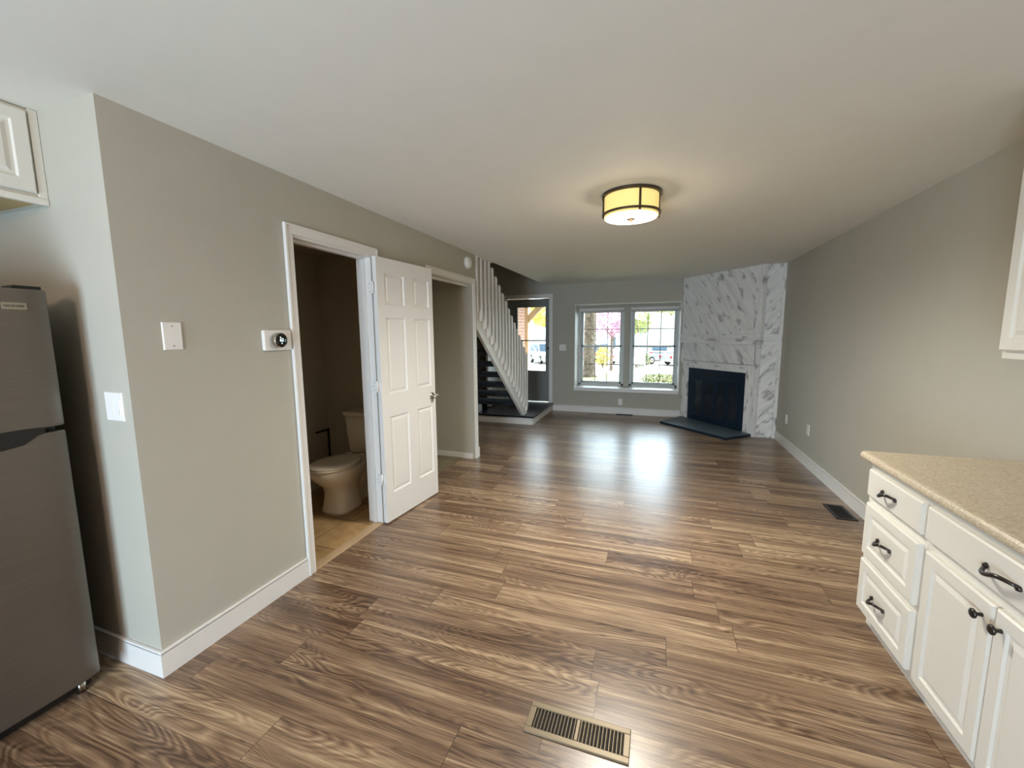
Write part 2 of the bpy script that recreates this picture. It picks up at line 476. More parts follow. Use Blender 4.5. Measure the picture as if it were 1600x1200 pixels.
# window wall: front door opening and the recessed window
DX0, DX1, DZ1 = -0.80, 0.085, 2.205
WX0, WX1, WZ0, WZ1 = 0.573, 2.449, 0.43, 2.05
BT = 0.26
w = MB()
w.box(-1.2, DX0, D, D + BT, 0, 5.0); w.box(DX0, DX1, D, D + BT, DZ1, 5.0); w.box(DX1, 0.14, D, D + BT, 0, 5.0)
w.box(DX0, DX1, D, D + BT, -0.1, 0.148)
w.box(0.14, WX0, D, D + BT, 0, H); w.box(WX0, WX1, D, D + BT, 0, WZ0); w.box(WX0, WX1, D, D + BT, WZ1, H); w.box(WX1, W + T, D, D + BT, 0, H)
struct('wall_back', w, MT['wall'])
# stairwell shell
struct('wall_stairwell_left', MB().box(-1.3, -1.2, YE - T, D + BT, 0, 5.0), MT['wall'])
struct('wall_stairwell_end', MB().box(-1.2, -T - 0.001, CY1, YE, 0, 5.0), MT['wall'])
struct('wall_upper_landing', MB().box(0.0, 0.1, CY1, D, H + 0.25, 5.0).box(-T, 0.0, CY1, YE, H + 0.002, 5.0), MT['wall'])
struct('ceiling_stairwell', MB().box(-1.3, 0.2, YE - T, D + BT, 5.0, 5.1), MT['ceiling'])
# bathroom shell
BX = -1.1; BYB = 2.20
struct('floor_bathroom', MB().box(BX - 0.02, -0.062, 0.13, BYB + 0.02, 0.0005, 0.006), MT['tile'])
struct('wall_bathroom_left', MB().box(BX - 0.1, BX, T, BYB, 0, H), MT['bath_wall'])
struct('wall_bathroom_back', MB().box(BX - 0.1, -T, BYB, BYB + 0.1, 0, H), MT['bath_wall'])
struct('ceiling_bathroom', MB().box(BX, -T, T, BYB, 2.28, H), MT['bath_wall'])
struct('baseboard_bathroom', MB().box(BX, BX + 0.014, T, BYB, 0.006, 0.085), MT['trim'])
# closet shell
struct('wall_closet_back', MB().box(-0.78, -0.70, 2.3, CY1, 0, H), MT['wall'])
struct('ceiling_closet', MB().box(-0.70, -T, 2.3, CY1, 2.30, H), MT['wall'])
struct('floor_closet', MB().box(-0.69, -0.165, 2.31, CY1 - 0.016, 0.0005, 0.006), MT['closet_tile'])
cb = MB().box(-0.695, -0.030, CY1 - 0.014, CY1, 0.0005, 0.062)
struct('baseboard_closet', cb, MT['trim'])

# baseboards
def base_run(name, pts, h=0.124, t=0.014):
    m = MB()
    for (x0, x1, y0, y1) in pts:
        m.box(x0, x1, y0, y1, 0.0, h - 0.010)
        cx0, cx1, cy0, cy1 = x0, x1, y0, y1
        m.bbox(x0, x1, y0, y1, h - 0.016, h, 0.003)
    return struct(name, m, MT['trim'])
base_run('baseboard_left', [(0, 0.014, -0.014, 0.812), (0, 0.014, 1.650, 2.360), (0, 0.014, 3.445, YE)])
base_run('baseboard_alcove', [(KX, 0.0, -0.014, 0.0)])
base_run('baseboard_right', [(W - 0.014, W, 1.43, 5.56)])
base_run('baseboard_back', [(0.16, 2.49, D - 0.014, D)])

# casings and jambs
def casing(name, y0, y1, z, wd=0.056, th=0.016):
    m = MB()
    m.bbox(0, th, y0 - wd, y0, 0, z, 0.003); m.bbox(0, th, y1, y1 + wd, 0, z, 0.003)
    m.bbox(0, th, y0 - wd, y1 + wd, z, z + wd + 0.004, 0.003)
    # raised outer bead
    m.box(th, th + 0.004, y0 - wd + 0.002, y0 - wd + 0.014, 0, z + wd); m.box(th, th + 0.004, y1 + wd - 0.014, y1 + wd - 0.002, 0, z + wd)
    m.box(th, th + 0.004, y0 - wd + 0.014, y1 + wd - 0.014, z + wd - 0.010, z + wd + 0.002)
    return struct(name, m, MT['trim'])
casing('trim_1', BY0 + 0.006, BY1 + 0.006, BZ)
casing('trim_2', CY0 + 0.004, CY1 + 0.004, CZ)
j = MB()
j.box(-T - 0.006, 0.004, BY0, BY0 + 0.012, 0, BZ); j.box(-T - 0.006, 0.004, BY1 - 0.012, BY1, 0, BZ); j.box(-T - 0.006, 0.004, BY0 + 0.012, BY1 - 0.012, BZ - 0.014, BZ)
j.box(-0.085, -0.045, BY0 + 0.012, BY0 + 0.024, 0, BZ - 0.014); j.box(-0.085, -0.045, BY1 - 0.024, BY1 - 0.012, 0, BZ - 0.014); j.box(-0.085, -0.045, BY0 + 0.024, BY1 - 0.024, BZ - 0.027, BZ - 0.014)
struct('trim_3', j, MT['trim'])
j = MB()
j.box(-T, 0.002, CY0, CY0 + 0.010, 0.0, CZ); j.box(-T, 0.002, CY0 + 0.010, CY1, CZ - 0.010, CZ)
struct('trim_4', j, MT['trim'])
tr = MB().box(-0.075, -0.045, CY0 + 0.015, CY1 - 0.015, CZ - 0.038, CZ - 0.012)
tag(tr.build('bifold_track', MT['trim']), 'white metal door track under the head of the open closet', 'door track')
struct('trim_5', MB().bbox(-0.062, 0.010, BY0 + 0.012, BY1 - 0.012, 0.0, 0.008, 0.003), MT['threshold'])
# ceiling edge strip where the balusters meet the ceiling
struct('trim_6', MB().box(-0.05, 0.012, YE, 4.03, H - 0.012, H + 0.0), MT['trim'])
# sill and window recess trim
s_ = MB()
s_.bbox(WX0 - 0.0, WX1 + 0.0, D - 0.045, D - 0.0005, WZ0 - 0.012, WZ0 + 0.055, 0.004)
s_.box(WX0 + 0.001, WX1 - 0.001, D - 0.0005, D + 0.399, WZ0 + 0.0005, WZ0 + 0.05)
struct('trim_7', s_, MT['trim'])
s_ = MB()
s_.box(WX0 + 0.0005, WX0 + 0.012, D - 0.004, D + 0.40, WZ0 + 0.05, WZ1 - 0.0005); s_.box(WX1 - 0.012, WX1 - 0.0005, D - 0.004, D + 0.40, WZ0 + 0.05, WZ1 - 0.0005)
s_.box(WX0 + 0.012, WX1 - 0.012, D - 0.004, D + 0.40, WZ1 - 0.012, WZ1 - 0.0005)
struct('trim_8', s_, MT['trim'])
# front door casing
s_ = MB()
s_.bbox(DX1, DX1 + 0.06, D - 0.016, D, 0.15, DZ1, 0.003); s_.bbox(DX0 - 0.06, DX0, D - 0.016, D, 0.15, DZ1, 0.003); s_.bbox(DX0 - 0.06, DX1 + 0.06, D - 0.016, D, DZ1, DZ1 + 0.06, 0.003)
s_.box(DX1 - 0.012, DX1, D, D + 0.10, 0.15, DZ1); s_.box(DX0, DX0 + 0.012, D, D + 0.10, 0.15, DZ1); s_.box(DX0 + 0.012, DX1 - 0.012, D, D + 0.10, DZ1 - 0.012, DZ1)
struct('trim_9', s_, MT['trim'])
# entry landing
LZ = 0.15
ld = MB(); ld.box(-1.2, 0.14, 5.38, D, 0.0, LZ - 0.03)
struct('trim_10', ld, MT['trim'])
ld = MB(); ld.bbox(-1.2, 0.170, 5.335, D, LZ - 0.03, LZ, 0.004)
struct('floor_landing', ld, MT['landing'])

# ------------------------------------------------------------------ windows
GY = D + 0.43
def window(name, x0, x1):
    t = thing(name, ((x0 + x1) / 2, GY, WZ0 + 0.05), kind='structure')
    z0, z1 = WZ0 + 0.05, 1.985
    f = MB()
    f.bbox(x0, x0 + 0.045, GY - 0.03, GY + 0.06, z0, z1, 0.003); f.bbox(x1 - 0.045, x1, GY - 0.03, GY + 0.06, z0, z1, 0.003)
    f.bbox(x0, x1, GY - 0.03, GY + 0.06, z0, z0 + 0.045, 0.003); f.bbox(x0, x1, GY - 0.03, GY + 0.06, z1 - 0.045, z1, 0.003)
    f.build('window_frame', MT['winframe'], t)
    zm = 1.252
    for nm, a, b, yy in (('lower_sash', z0 + 0.046, zm + 0.018, GY - 0.008), ('upper_sash', zm - 0.018, z1 - 0.046, GY + 0.022)):
        s = MB(); u0, u1 = x0 + 0.046, x1 - 0.046
        s.bbox(u0, u0 + 0.035, yy, yy + 0.028, a, b, 0.002); s.bbox(u1 - 0.035, u1, yy, yy + 0.028, a, b, 0.002)
        s.bbox(u0, u1, yy, yy + 0.028, a, a + 0.036, 0.002); s.bbox(u0, u1, yy, yy + 0.028, b - 0.036, b, 0.002)
        so = s.build(nm, MT['winframe'], t)
        g = MB(); ua, ub, va, vb = u0 + 0.035, u1 - 0.035, a + 0.036, b - 0.036
        for k in (1, 2):
            xm = ua + (ub - ua) * k / 3; g.box(xm - 0.006, xm + 0.006, yy + 0.008, yy + 0.016, va, vb)
        zz = (va + vb) / 2; g.box(ua, ub, yy + 0.0085, yy + 0.0155, zz - 0.006, zz + 0.006)
        g.build('grid_bar', MT['muntin'], so)
        p = MB().box(ua - 0.004, ub + 0.004, yy + 0.018, yy + 0.022, va - 0.004, vb + 0.004)
        p.build('pane', MT['glass'], so)
    return t
window('window_1', 0.586, 1.458)
window('window_2', 1.570, 2.436)
# wall-coloured post and header between and above the two units
s_ = MB(); s_.box(1.458, 1.570, D + 0.37, D + 0.50, WZ0 + 0.05, WZ1 - 0.012); s_.box(WX0 + 0.012, 1.458, D + 0.39, D + 0.50, 1.986, WZ1 - 0.012); s_.box(1.570, WX1 - 0.012, D + 0.39, D + 0.50, 1.986, WZ1 - 0.012)
struct('wall_window_post', s_, MT['wall'])
s_ = MB(); s_.box(WX0 - 0.1, WX0, D + BT, D + 0.52, WZ0 - 0.12, WZ1 + 0.1); s_.box(WX1, WX1 + 0.1, D + BT, D + 0.52, WZ0 - 0.12, WZ1 + 0.1)
s_.box(WX0, WX1, D + BT, D + 0.52, WZ1, WZ1 + 0.1); s_.box(WX0, WX1, D + BT, D + 0.52, WZ0 - 0.12, WZ0)
struct('wall_window_bay', s_, MT['wall'])
for nm, x0, x1, lb in (('a', 0.592, 1.452, 'raised white blind headrail at the top of the left window'), ('b', 1.576, 2.430, 'raised white blind headrail at the top of the window nearer the fireplace')):
    t = thing('window_blind', ((x0 + x1) / 2, D + 0.37, 1.90), lb, 'blind', 'raised blinds on the two windows')
    MB().bbox(x0, x1, D + 0.352, D + 0.390, 1.945, 1.990, 0.004).build('headrail', MT['blind'], t)
    sl = MB()
    for k in range(7): sl.bbox(x0 + 0.006, x1 - 0.006, D + 0.356, D + 0.386, 1.910 + k * 0.005, 1.9135 + k * 0.005, 0.001)
    sl.build('slat_stack', MT['blind'], t)

# ------------------------------------------------------------------ front storm door and the open entry door
dt = thing('door_2', ((DX0 + DX1) / 2, D + 0.06, LZ), 'grey storm door with a tall glass pane at the end of the entry landing', 'door', kind='structure')
x0, x1, z0, z1 = DX0 + 0.016, DX1 - 0.016, LZ + 0.012, DZ1 - 0.022
gx0, gx1, gz0, gz1 = -0.585, -0.003, 0.775, 2.025
y0, y1 = D + 0.04, D + 0.075
m = MB()
m.bbox(x0, gx0, y0, y1, z0, z1, 0.003); m.bbox(gx1, x1, y0, y1, z0, z1, 0.003)
m.bbox(gx0, gx1, y0, y1, z0, gz0, 0.003); m.bbox(gx0, gx1, y0, y1, gz1, z1, 0.003)
m.build('door_leaf', MT['doorgray'], dt)
m = MB()
for (a, b, c0, d0) in ((gx0 - 0.012, gx0 + 0.004, gz0 - 0.012, gz1 + 0.012), (gx1 - 0.004, gx1 + 0.012, gz0 - 0.012, gz1 + 0.012)): m.box(a, b, y0 - 0.006, y0 + 0.002, c0, d0)
m.box(gx0 + 0.004, gx1 - 0.004, y0 - 0.006, y0 + 0.002, gz0 - 0.012, gz0 + 0.004); m.box(gx0 + 0.004, gx1 - 0.004, y0 - 0.006, y0 + 0.002, gz1 - 0.004, gz1 + 0.012)
m.build('glazing_bead', MT['doorgray'], dt)
MB().box(gx0 + 0.002, gx1 - 0.002, y0 + 0.004, y0 + 0.02, 1.362, 1.384).build('meeting_rail', MT['muntin'], dt)
MB().box(gx0 + 0.001, gx1 - 0.001, y0 + 0.022, y0 + 0.026, gz0 + 0.001, gz1 - 0.001).build('pane', MT['glass'], dt)
m = MB(); m.lathe([(0.0, 0.055), (0.012, 0.053), (0.014, 0.04), (0.008, 0.034), (0.008, 0.004), (0.020, 0.003), (0.020, 0.0)], (0.042, y0, 1.22), (0, -1, 0), 16)
m.build('handle', MT['blackmetal'], dt)
# open white plank door standing against the stairwell side of the entry
dt = thing('door_3', (-0.84, D - 0.02, LZ), 'white planked front door swung fully open behind the stairs', 'door', kind='structure')
MB().bbox(-0.90, -0.856, D - 0.86, D - 0.024, LZ + 0.014, 2.18, 0.004).build('door_leaf', MT['trim'], dt)
m = MB()
for k in range(9): m.box(-0.8565, -0.854, D - 0.80 + k * 0.09, D - 0.794 + k * 0.09, LZ + 0.1, 2.1)
m.build('plank_groove', MT['muntin'], dt)
m = MB(); m.lathe([(0.0, 0.06), (0.022, 0.056), (0.027, 0.044), (0.018, 0.032), (0.009, 0.026), (0.009, 0.006), (0.03, 0.004), (0.03, 0)], (-0.856, D - 0.80, 1.12), (1, 0, 0), 16)
m.build('knob', MT['blackmetal'], dt)

# ------------------------------------------------------------------ bathroom door
def six_panel(mb, Wd, Ht, th, panels):
    """stiles and rails as a grid of boxes around recessed raised panels; local x along the leaf, y into it, z up"""
    us = sorted({0, Wd, *[p[0] for p in panels], *[p[1] for p in panels]})
    vs = sorted({0, Ht, *[p[2] for p in panels], *[p[3] for p in panels]})
    def inside(u, v): return any(p[0] < u < p[1] and p[2] < v < p[3] for p in panels)
    for i in range(len(us) - 1):
        k = 0
        while k < len(vs) - 1:
            if inside((us[i] + us[i + 1]) / 2, (vs[k] + vs[k + 1]) / 2): k += 1; continue
            k2 = k
            while k2 < len(vs) - 1 and not inside((us[i] + us[i + 1]) / 2, (vs[k2] + vs[k2 + 1]) / 2): k2 += 1
            mb.box(us[i], us[i + 1], 0, th, vs[k], vs[k2]); k = k2
    for p in panels:
        for O, N in (((0, 0, 0), (0, -1, 0)), ((0, th, 0), (0, 1, 0))):
            mb.rings(O, (1, 0, 0), (0, 0, 1), N, p[0], p[1], p[2], p[3], [(0, 0), (0.012, -0.011), (0.018, -0.011), (0.034, -0.004)])
ang = math.atan2(0.06, 0.71)
fr = Matrix.Translation((0.055, 1.568, 0.012)) @ Matrix.Rotation(R90 - ang, 4, 'Z')
dt = thing('door_1', (0.04, 1.57, 0.0), 'white six panel bathroom door swung open against the wall', 'door', kind='structure', rz=R90 - ang)
P6 = []
for (a, b) in ((0.085, 0.318), (0.437, 0.655)):
    P6 += [(a, b, 0.228, 0.855), (a, b, 1.04, 1.638), (a, b, 1.735, 1.978)]
m = MB(fr); six_panel(m, 0.712, 2.09, 0.035, P6); m.build('door_leaf', MT['trim'], dt, fr, fix=False)
for (yy, nm) in ((0.0, -1), (0.035, 1)):
    m = MB(fr)
    pr_ = [(0.0, 0.066), (0.018, 0.064), (0.026, 0.056), (0.028, 0.046), (0.022, 0.036), (0.011, 0.030), (0.010, 0.010), (0.030, 0.008), (0.032, 0.002), (0.032, 0.0)]
    if nm == 1: pr_ = [(r, h * 0.75) for r, h in pr_]
    m.lathe(pr_, (0.655, yy, 0.945), (0, nm, 0), 24); m.build('knob', MT['chrome'], dt, fr)
MB(fr).box(0.711, 0.7135, 0.008, 0.027, 0.905, 0.985).build('latch_plate', MT['chrome'], dt, fr)
for z in (1.872, 1.120, 0.372):
    m = MB(); m.cyl((0.028, 1.557, z - 0.045), (0.028, 1.557, z + 0.045), 0.007, 10)
    m.box(-0.034, 0.0045, 1.5705, 1.5735, z - 0.044, z + 0.044); m.box(0.004, 0.022, 1.563, 1.5705, z - 0.044, z + 0.044)
    h = m.build('hinge', MT['trim'], dt)
    m = MB()
    for dz, dx in ((0.030, -0.012), (0.0, -0.024), (-0.030, -0.012)): m.cyl((dx, 1.5707, z + dz), (dx, 1.5690, z + dz), 0.0038, 8)
    m.build('hinge_screw', MT['screw'], h)

# ------------------------------------------------------------------ stairs
st = thing('staircase', (-0.5, 5.2, LZ), 'open staircase with white baluster screen and grey carpeted treads on the entry landing', 'staircase')
def low(y): return 0.212 - 0.781 * (y - 5.302)
def stringer(xa, xb):
    yb = YE + 0.002
    poly = [(5.381, LZ), (5.60, LZ), (5.60, low(5.60) + 0.262), (yb, low(yb) + 0.262), (yb, low(yb))]
    return MB().prism(poly, 'x', xa, xb)
stringer(-0.062, -0.020).build('stringer', MT['trim'], st)
stringer(-0.905, -0.865).build('stringer', MT['trim'], st)
for k in range(7):
    z = 0.416 + 0.1766 * k
    yb = 5.302 - (z - 0.062 - 0.212) / 0.781
    MB().bbox(-0.865, -0.062, max(yb, YE + 0.01), yb + 0.285, z - 0.062, z, 0.014).build('tread', MT['carpet'], st)
for k in range(17):
    y = 3.50 + 0.0188 + 0.1245 * k
    y = y if y < 5.56 else 5.56
    zb = low(y) + 0.155; zt = min(low(y) + 1.135, H - 0.013)
    hw = 0.019
    prof = [(-0.020, zb), (-0.008, zb), (0.006, zb + 0.012), (0.014, zb + 0.032), (0.018, zb + 0.065), (0.018, zt), (-0.020, zt)]
    m = MB()
    n = len(prof)
    pts = [(p[0], y - hw, p[1]) for p in prof] + [(p[0], y + hw, p[1]) for p in prof]
    if zt < H - 0.02:                                   # slanted tops follow the rail
        for q, s0 in ((5, 1), (6, 1)): pts[q] = (pts[q][0], pts[q][1], zt + 0.781 * hw); pts[q + n] = (pts[q + n][0], pts[q + n][1], zt - 0.781 * hw)
    m.add(pts, [tuple(range(n)), tuple(range(2 * n - 1, n - 1, -1))] + [(i, i + n, (i + 1) % n + n, (i + 1) % n) for i in range(n)])
    m.build('baluster', MT['trim'], st)
ya = 5.302 - (H - 0.02 - 1.125 - 0.212) / 0.781
MB().prism([(ya, low(ya) + 1.125), (5.60, low(5.60) + 1.125), (5.60, low(5.60) + 1.04), (ya, low(ya) + 1.04)], 'x', -0.052, -0.0205).build('handrail', MT['trim'], st)

# ------------------------------------------------------------------ fireplace
FA = Vector((2.4862, D, 0)); FB = Vector((3.4333, 5.5785, 0))
FL = (FB - FA).length; fth = math.atan2(FB.y - FA.y, FB.x - FA.x)
FF = Matrix.Translation(FA) @ Matrix.Rotation(fth, 4, 'Z')
fp = thing('fireplace', FA, 'whitewashed plank corner fireplace with black firebox reaching the ceiling', 'fireplace', rz=fth)
RF = Matrix.Translation(FB)                                     # return face frame, world axes
fp_r = None
ou0, ou1, oz = 0.168, 1.314, 0.912
def fpart(name, mat, boxes, frame=FF, bev=0.003):
    m = MB(frame)
    for b in boxes: m.bbox(*b, bev)
    return m.build(name, mat, fp, frame)
fpart('lower_panel', MT['wash_dl'], [(0.03, 1.43, -0.004, 0.016, 1.035, 1.335)])
fpart('left_board', MT['wash_v'], [(0.02, ou0, -0.012, 0.010, 0.0, 1.03)])
fpart('right_board', MT['wash_v'], [(ou1, FL - 0.055, -0.012, 0.05, 0.0, 1.03)])
fpart('top_board', MT['wash_h'], [(ou0 + 0.001, ou1 - 0.001, -0.010, 0.05, oz, 1.03)])
fpart('edge_strip', MT['wash_v'], [(-0.004, 0.03, -0.024, -0.004, 1.0, H - 0.002)])
fpart('corner_board', MT['wash_v'], [(FL - 0.052, FL + 0.010, -0.022, 0.03, 0.0, 1.335)])
fpart('upper_panel', MT['wash_dl'], [(0.031, 1.43, -0.030, 0.016, 1.475, H - 0.002)])
fpart('upper_corner_board', MT['wash_v'], [(1.425, FL + 0.030, -0.046, 0.03, 1.475, H - 0.002)])
mt = MB(FF); mt.bbox(0.0, FL + 0.045, -0.072, -0.003, 1.335, 1.485, 0.004); mt.build('mantel', MT['wash_h'], fp, FF)
# return face toward the right wall
rw = W - FB.x
fpart('return_panel', MT['wash_dr'], [(0.0, rw - 0.045, 0.0, 0.05, 0.0, 1.335), (0.0, rw - 0.045, -0.008, 0.05, 1.485, H - 0.002)], RF)
fpart('return_mantel', MT['wash_h'], [(0.0, rw - 0.045, -0.028, 0.05, 1.335, 1.485)], RF)
fpart('wall_strip', MT['wash_v'], [(rw - 0.045, rw - 0.001, -0.022, 0.05, 0.0, H - 0.002)], RF)
# firebox
m = MB(FF)
m.box(ou0, ou1, 0.012, 0.03, 0.73, oz); m.box(ou0, ou0 + 0.12, 0.012, 0.03, 0.03, 0.73); m.box(ou1 - 0.12, ou1, 0.012, 0.03, 0.03, 0.73); m.box(ou0 + 0.12, ou1 - 0.12, 0.012, 0.03, 0.03, 0.09)
m.box(ou0, ou1, 0.03, 0.05, 0.03, oz)
m.build('firebox_front', MT['firebox'], fp, FF)
m = MB(FF)
for k in range(3): m.box(ou0 + 0.14, ou1 - 0.14, 0.010, 0.0125, 0.785 + k * 0.03, 0.795 + k * 0.03)
m.build('air_slot', MT['black'], fp, FF)
gw = (ou1 - ou0 - 0.24) / 4
for k in range(4):
    u = ou0 + 0.12 + gw * k
    m = MB(FF); b0, b1 = 0.013, 0.027
    m.bbox(u + 0.003, u + 0.03, b0 - 0.004, b1, 0.095, 0.725, 0.002); m.bbox(u + gw - 0.03, u + gw - 0.003, b0 - 0.004, b1, 0.095, 0.725, 0.002)
    m.bbox(u + 0.03, u + gw - 0.03, b0 - 0.004, b1, 0.095, 0.13, 0.002); m.bbox(u + 0.03, u + gw - 0.03, b0 - 0.004, b1, 0.69, 0.725, 0.002)
    dr = m.build('firebox_door', MT['firebox'], fp, FF)
    MB(FF).box(u + 0.03, u + gw - 0.03, b0 + 0.004, b0 + 0.008, 0.13, 0.69).build('glass', MT['fireglass'], dr, FF)
# hearth slab
hp = [(2.148, 6.15), (3.024, 5.25), (3.37, 5.54)]
hq = FA + (FB - FA).normalized() * (FL - 0.06); hq2 = FA + (FB - FA).normalized() * 0.035
poly = [hp[0], hp[1], (hq.x + 0.006, hq.y - 0.018), (hq2.x - 0.012, hq2.y - 0.018)]
m = MB(); m.prism(poly, 'z', 0.0, 0.032); m.build('hearth', MT['firebox'], fp)
cx_ = sum(p[0] for p in poly) / 4; cy_ = sum(p[1] for p in poly) / 4
m = MB(); m.prism([(cx_ + (p[0] - cx_) * 0.975, cy_ + (p[1] - cy_) * 0.975) for p in poly], 'z', 0.0322, 0.035); m.build('hearth_top', MT['slate'], fp)

# ------------------------------------------------------------------ cabinets
def slab(mb, O, U, N, u0, u1, v0, v1, th, raised):
    """a cabinet front: O origin, U along, N outward; with a routed raised panel or a plain eased edge"""
    lv = [(0, 0), (0, th - 0.006), (0.006, th)]
    if raised: lv += [(0.048, th), (0.054, th - 0.007), (0.064, th - 0.007), (0.080, th - 0.001)]
    mb.rings(O, U, (0, 0, 1), N, u0, u1, v0, v1, lv)
    mb.rings(O, U, (0, 0, 1), N, u0, u1, v0, v1, [(0, 0)])
def pull(parent, c, U, N, L=0.105):
    """S-curved bar pull"""
    c, U, N = Vector(c), Vector(U), Vector(N); Z = Vector((0, 0, 1))
    m = MB(); path = []; rs = []
    for i in range(15):
        s = -1 + 2 * i / 14
        out = 0.030 * (1 - abs(s) ** 3.2) + 0.002
        path.append(c + U * (s * L / 2) + N * out + Z * (0.011 * math.sin(s * 2.8)))
        rs.append(0.0056 + 0.0022 * (1 - s * s))
    m.tube(path, rs, 8)
    for s in (-1, 1):
        q = c + U * (s * L / 2); m.lathe([(0.0, 0.010), (0.007, 0.009), (0.009, 0.003), (0.009, 0.0)], q, N, 12)
    return m.build('handle', MT['pewter'], parent)
def knob(parent, c, N):
    m = MB(); m.lathe([(0.0, 0.030), (0.010, 0.0295), (0.0155, 0.026), (0.0155, 0.021), (0.008, 0.016), (0.0055, 0.010), (0.007, 0.0)], c, N, 18)
    return m.build('knob', MT['pewter'], parent)
FX = 3.096; N_ = (-1, 0, 0); U_ = (0, -1, 0)
def carcass(t, y0, y1):
    m = MB()
    m.bbox(FX, W - 0.002, y0, y1, 0.085, 0.872, 0.002)
    m.box(FX + 0.04, W - 0.002, y0, y1, 0.0, 0.085)
    return m.build('cabinet_body', MT['cab'], t)
FT = 0.022
t = thing('drawer_cabinet', ((FX + W) / 2, 1.19, 0), 'white base cabinet with three stacked drawers under the far end of the counter', 'cabinet')
carcass(t, 0.9435, 1.428)
for (z0, z1, rp) in ((0.702, 0.836, False), (0.395, 0.662, True), (0.102, 0.368, True)):
    m = MB(); slab(m, (FX, 0, 0), U_, N_, -1.402, -0.962, z0, z1, FT, rp)
    d = m.build('drawer', MT['cab'], t, fix=False)
    pull(d, (FX - FT - (0 if not rp else -0.001), 1.20, (z0 + z1) / 2), U_, N_)
t = thing('door_cabinet', ((FX + W) / 2, 0.52, 0), 'white base cabinet with one wide drawer above a pair of knobbed doors', 'cabinet')
carcass(t, 0.10, 0.943)
m = MB(); slab(m, (FX, 0, 0), U_, N_, -0.928, -0.135, 0.702, 0.836, FT, False)
d = m.build('drawer', MT['cab'], t, fix=False); pull(d, (FX - FT, 0.545, 0.768), U_, N_, 0.13)
for (ya_, yb_, ky) in ((0.912, 0.562, 0.600), (0.552, 0.135, 0.520)):
    m = MB(); slab(m, (FX, 0, 0), U_, N_, -ya_, -yb_, 0.102, 0.660, FT, True)
    d = m.build('door', MT['cab'], t, fix=False); knob(d, (FX - FT, ky, 0.603), N_)
t = thing('end_cabinet', ((FX + W) / 2, -0.4, 0), 'white base cabinet continuing past the right edge of the picture', 'cabinet')
carcass(t, -0.80, 0.0995)
m = MB(); slab(m, (FX, 0, 0), U_, N_, -0.07, 0.76, 0.102, 0.836, FT, True); m.build('door', MT['cab'], t, fix=False)
# worktop with rounded front edge
prof = [(W - 0.001, 0.8725), (W - 0.001, 0.912), (3.075, 0.912), (3.063, 0.909), (3.056, 0.901), (3.054, 0.892), (3.056, 0.882), (3.062, 0.875), (3.07, 0.8725)]
m = MB(); m.prism(prof, 'y', -0.82, 1.455)
tag(m.build('countertop', MT['counter']), 'long beige speckled laminate countertop on the white base cabinets', 'countertop')
# wall cabinet on the right
t = thing('wall_cabinet', (W, 0.7, 1.404), 'white wall cabinet hanging on the right wall above the counter', 'cabinet')
UX = 3.385
m = MB(); m.bbox(UX, W - 0.001, -0.10, 1.19, 1.404, 2.437, 0.002); m.build('cabinet_body', MT['cab'], t)
for (ya_, yb_) in ((1.178, 0.74), (0.73, 0.30), (0.29, -0.09)):
    m = MB(); slab(m, (UX, 0, 0), U_, N_, -ya_, -yb_, 1.436, 2.41, FT, True); m.build('door', MT['cab'], t, fix=False)
# wall cabinet over the fridge
t = thing('fridge_cabinet', (-0.7, -0.45, 2.068), 'white wall cabinet with a raised panel door above the fridge', 'cabinet')
m = MB(); m.bbox(KX + 0.001, -0.392, -0.93, -0.001, 2.072, 2.438, 0.002); m.build('cabinet_body', MT['cab'], t)
MB().box(KX + 0.03, -0.42, -0.90, -0.03, 2.0705, 2.0735).build('underside', MT['rawwood'], t)
m = MB(); m.bbox(-0.392, -0.374, -0.93, -0.001, 2.066, 2.092, 0.003); m.build('lower_rail', MT['cab'], t)
m = MB(); m.bbox(-0.392, -0.378, -0.028, -0.001, 2.092, 2.438, 0.002); m.build('filler_strip', MT['cab'], t)
for (ya_, yb_) in ((-0.475, -0.034), (-0.925, -0.482)):
    m = MB(); slab(m, (-0.392, 0, 0), (0, 1, 0), (1, 0, 0), ya_, yb_, 2.108, 2.425, 0.022, True); m.build('door', MT['cab'], t, fix=False)

# ------------------------------------------------------------------ fridge
fx, fy1, fy0 = -0.195, -0.122, -0.885
t = thing('refrigerator', (-0.5, -0.52, 0), 'stainless top freezer refrigerator with black pocket handles beside the left wall corner', 'refrigerator')
MB().bbox(-0.90, fx - 0.075, fy0 + 0.004, fy1 - 0.004, 0.045, 1.690, 0.006).build('cabinet_shell', MT['black'], t)
def door_profile():
    pts = [(fx - 0.066, fy1), (fx - 0.066, fy0)]
    a_, b_ = 0.060, 0.016
    for k in range(11):
        th = math.pi * (1 - k / 20.0); pts.append((fx - b_ + b_ * math.sin(th), fy0 + a_ + a_ * math.cos(th)))
    for k in range(11):
        th = math.pi / 2 * (1 - k / 10.0); pts.append((fx - b_ + b_ * math.sin(th), fy1 - a_ + a_ * math.cos(th)))
    return pts
def door_shell(z0, z1):
    m = MB(); P = door_profile(); n = len(P)
    c_ = (sum(p[0] for p in P) / n, sum(p[1] for p in P) / n)
    def rg(z, k): return [(c_[0] + (p[0] - c_[0]) * (1 - k * 4), c_[1] + (p[1] - c_[1]) * (1 - k), z) for p in P]
    m.loft([rg(z0, 0.010), rg(z0 + 0.006, 0.0), rg(z1 - 0.006, 0.0), rg(z1, 0.010)], smooth=False)
    return m
m = door_shell(1.172, 1.702)
fd = m.build('freezer_door', MT['steel'], t)
m = door_shell(0.070, 1.150)
rd = m.build('fridge_door', MT['steel'], t)
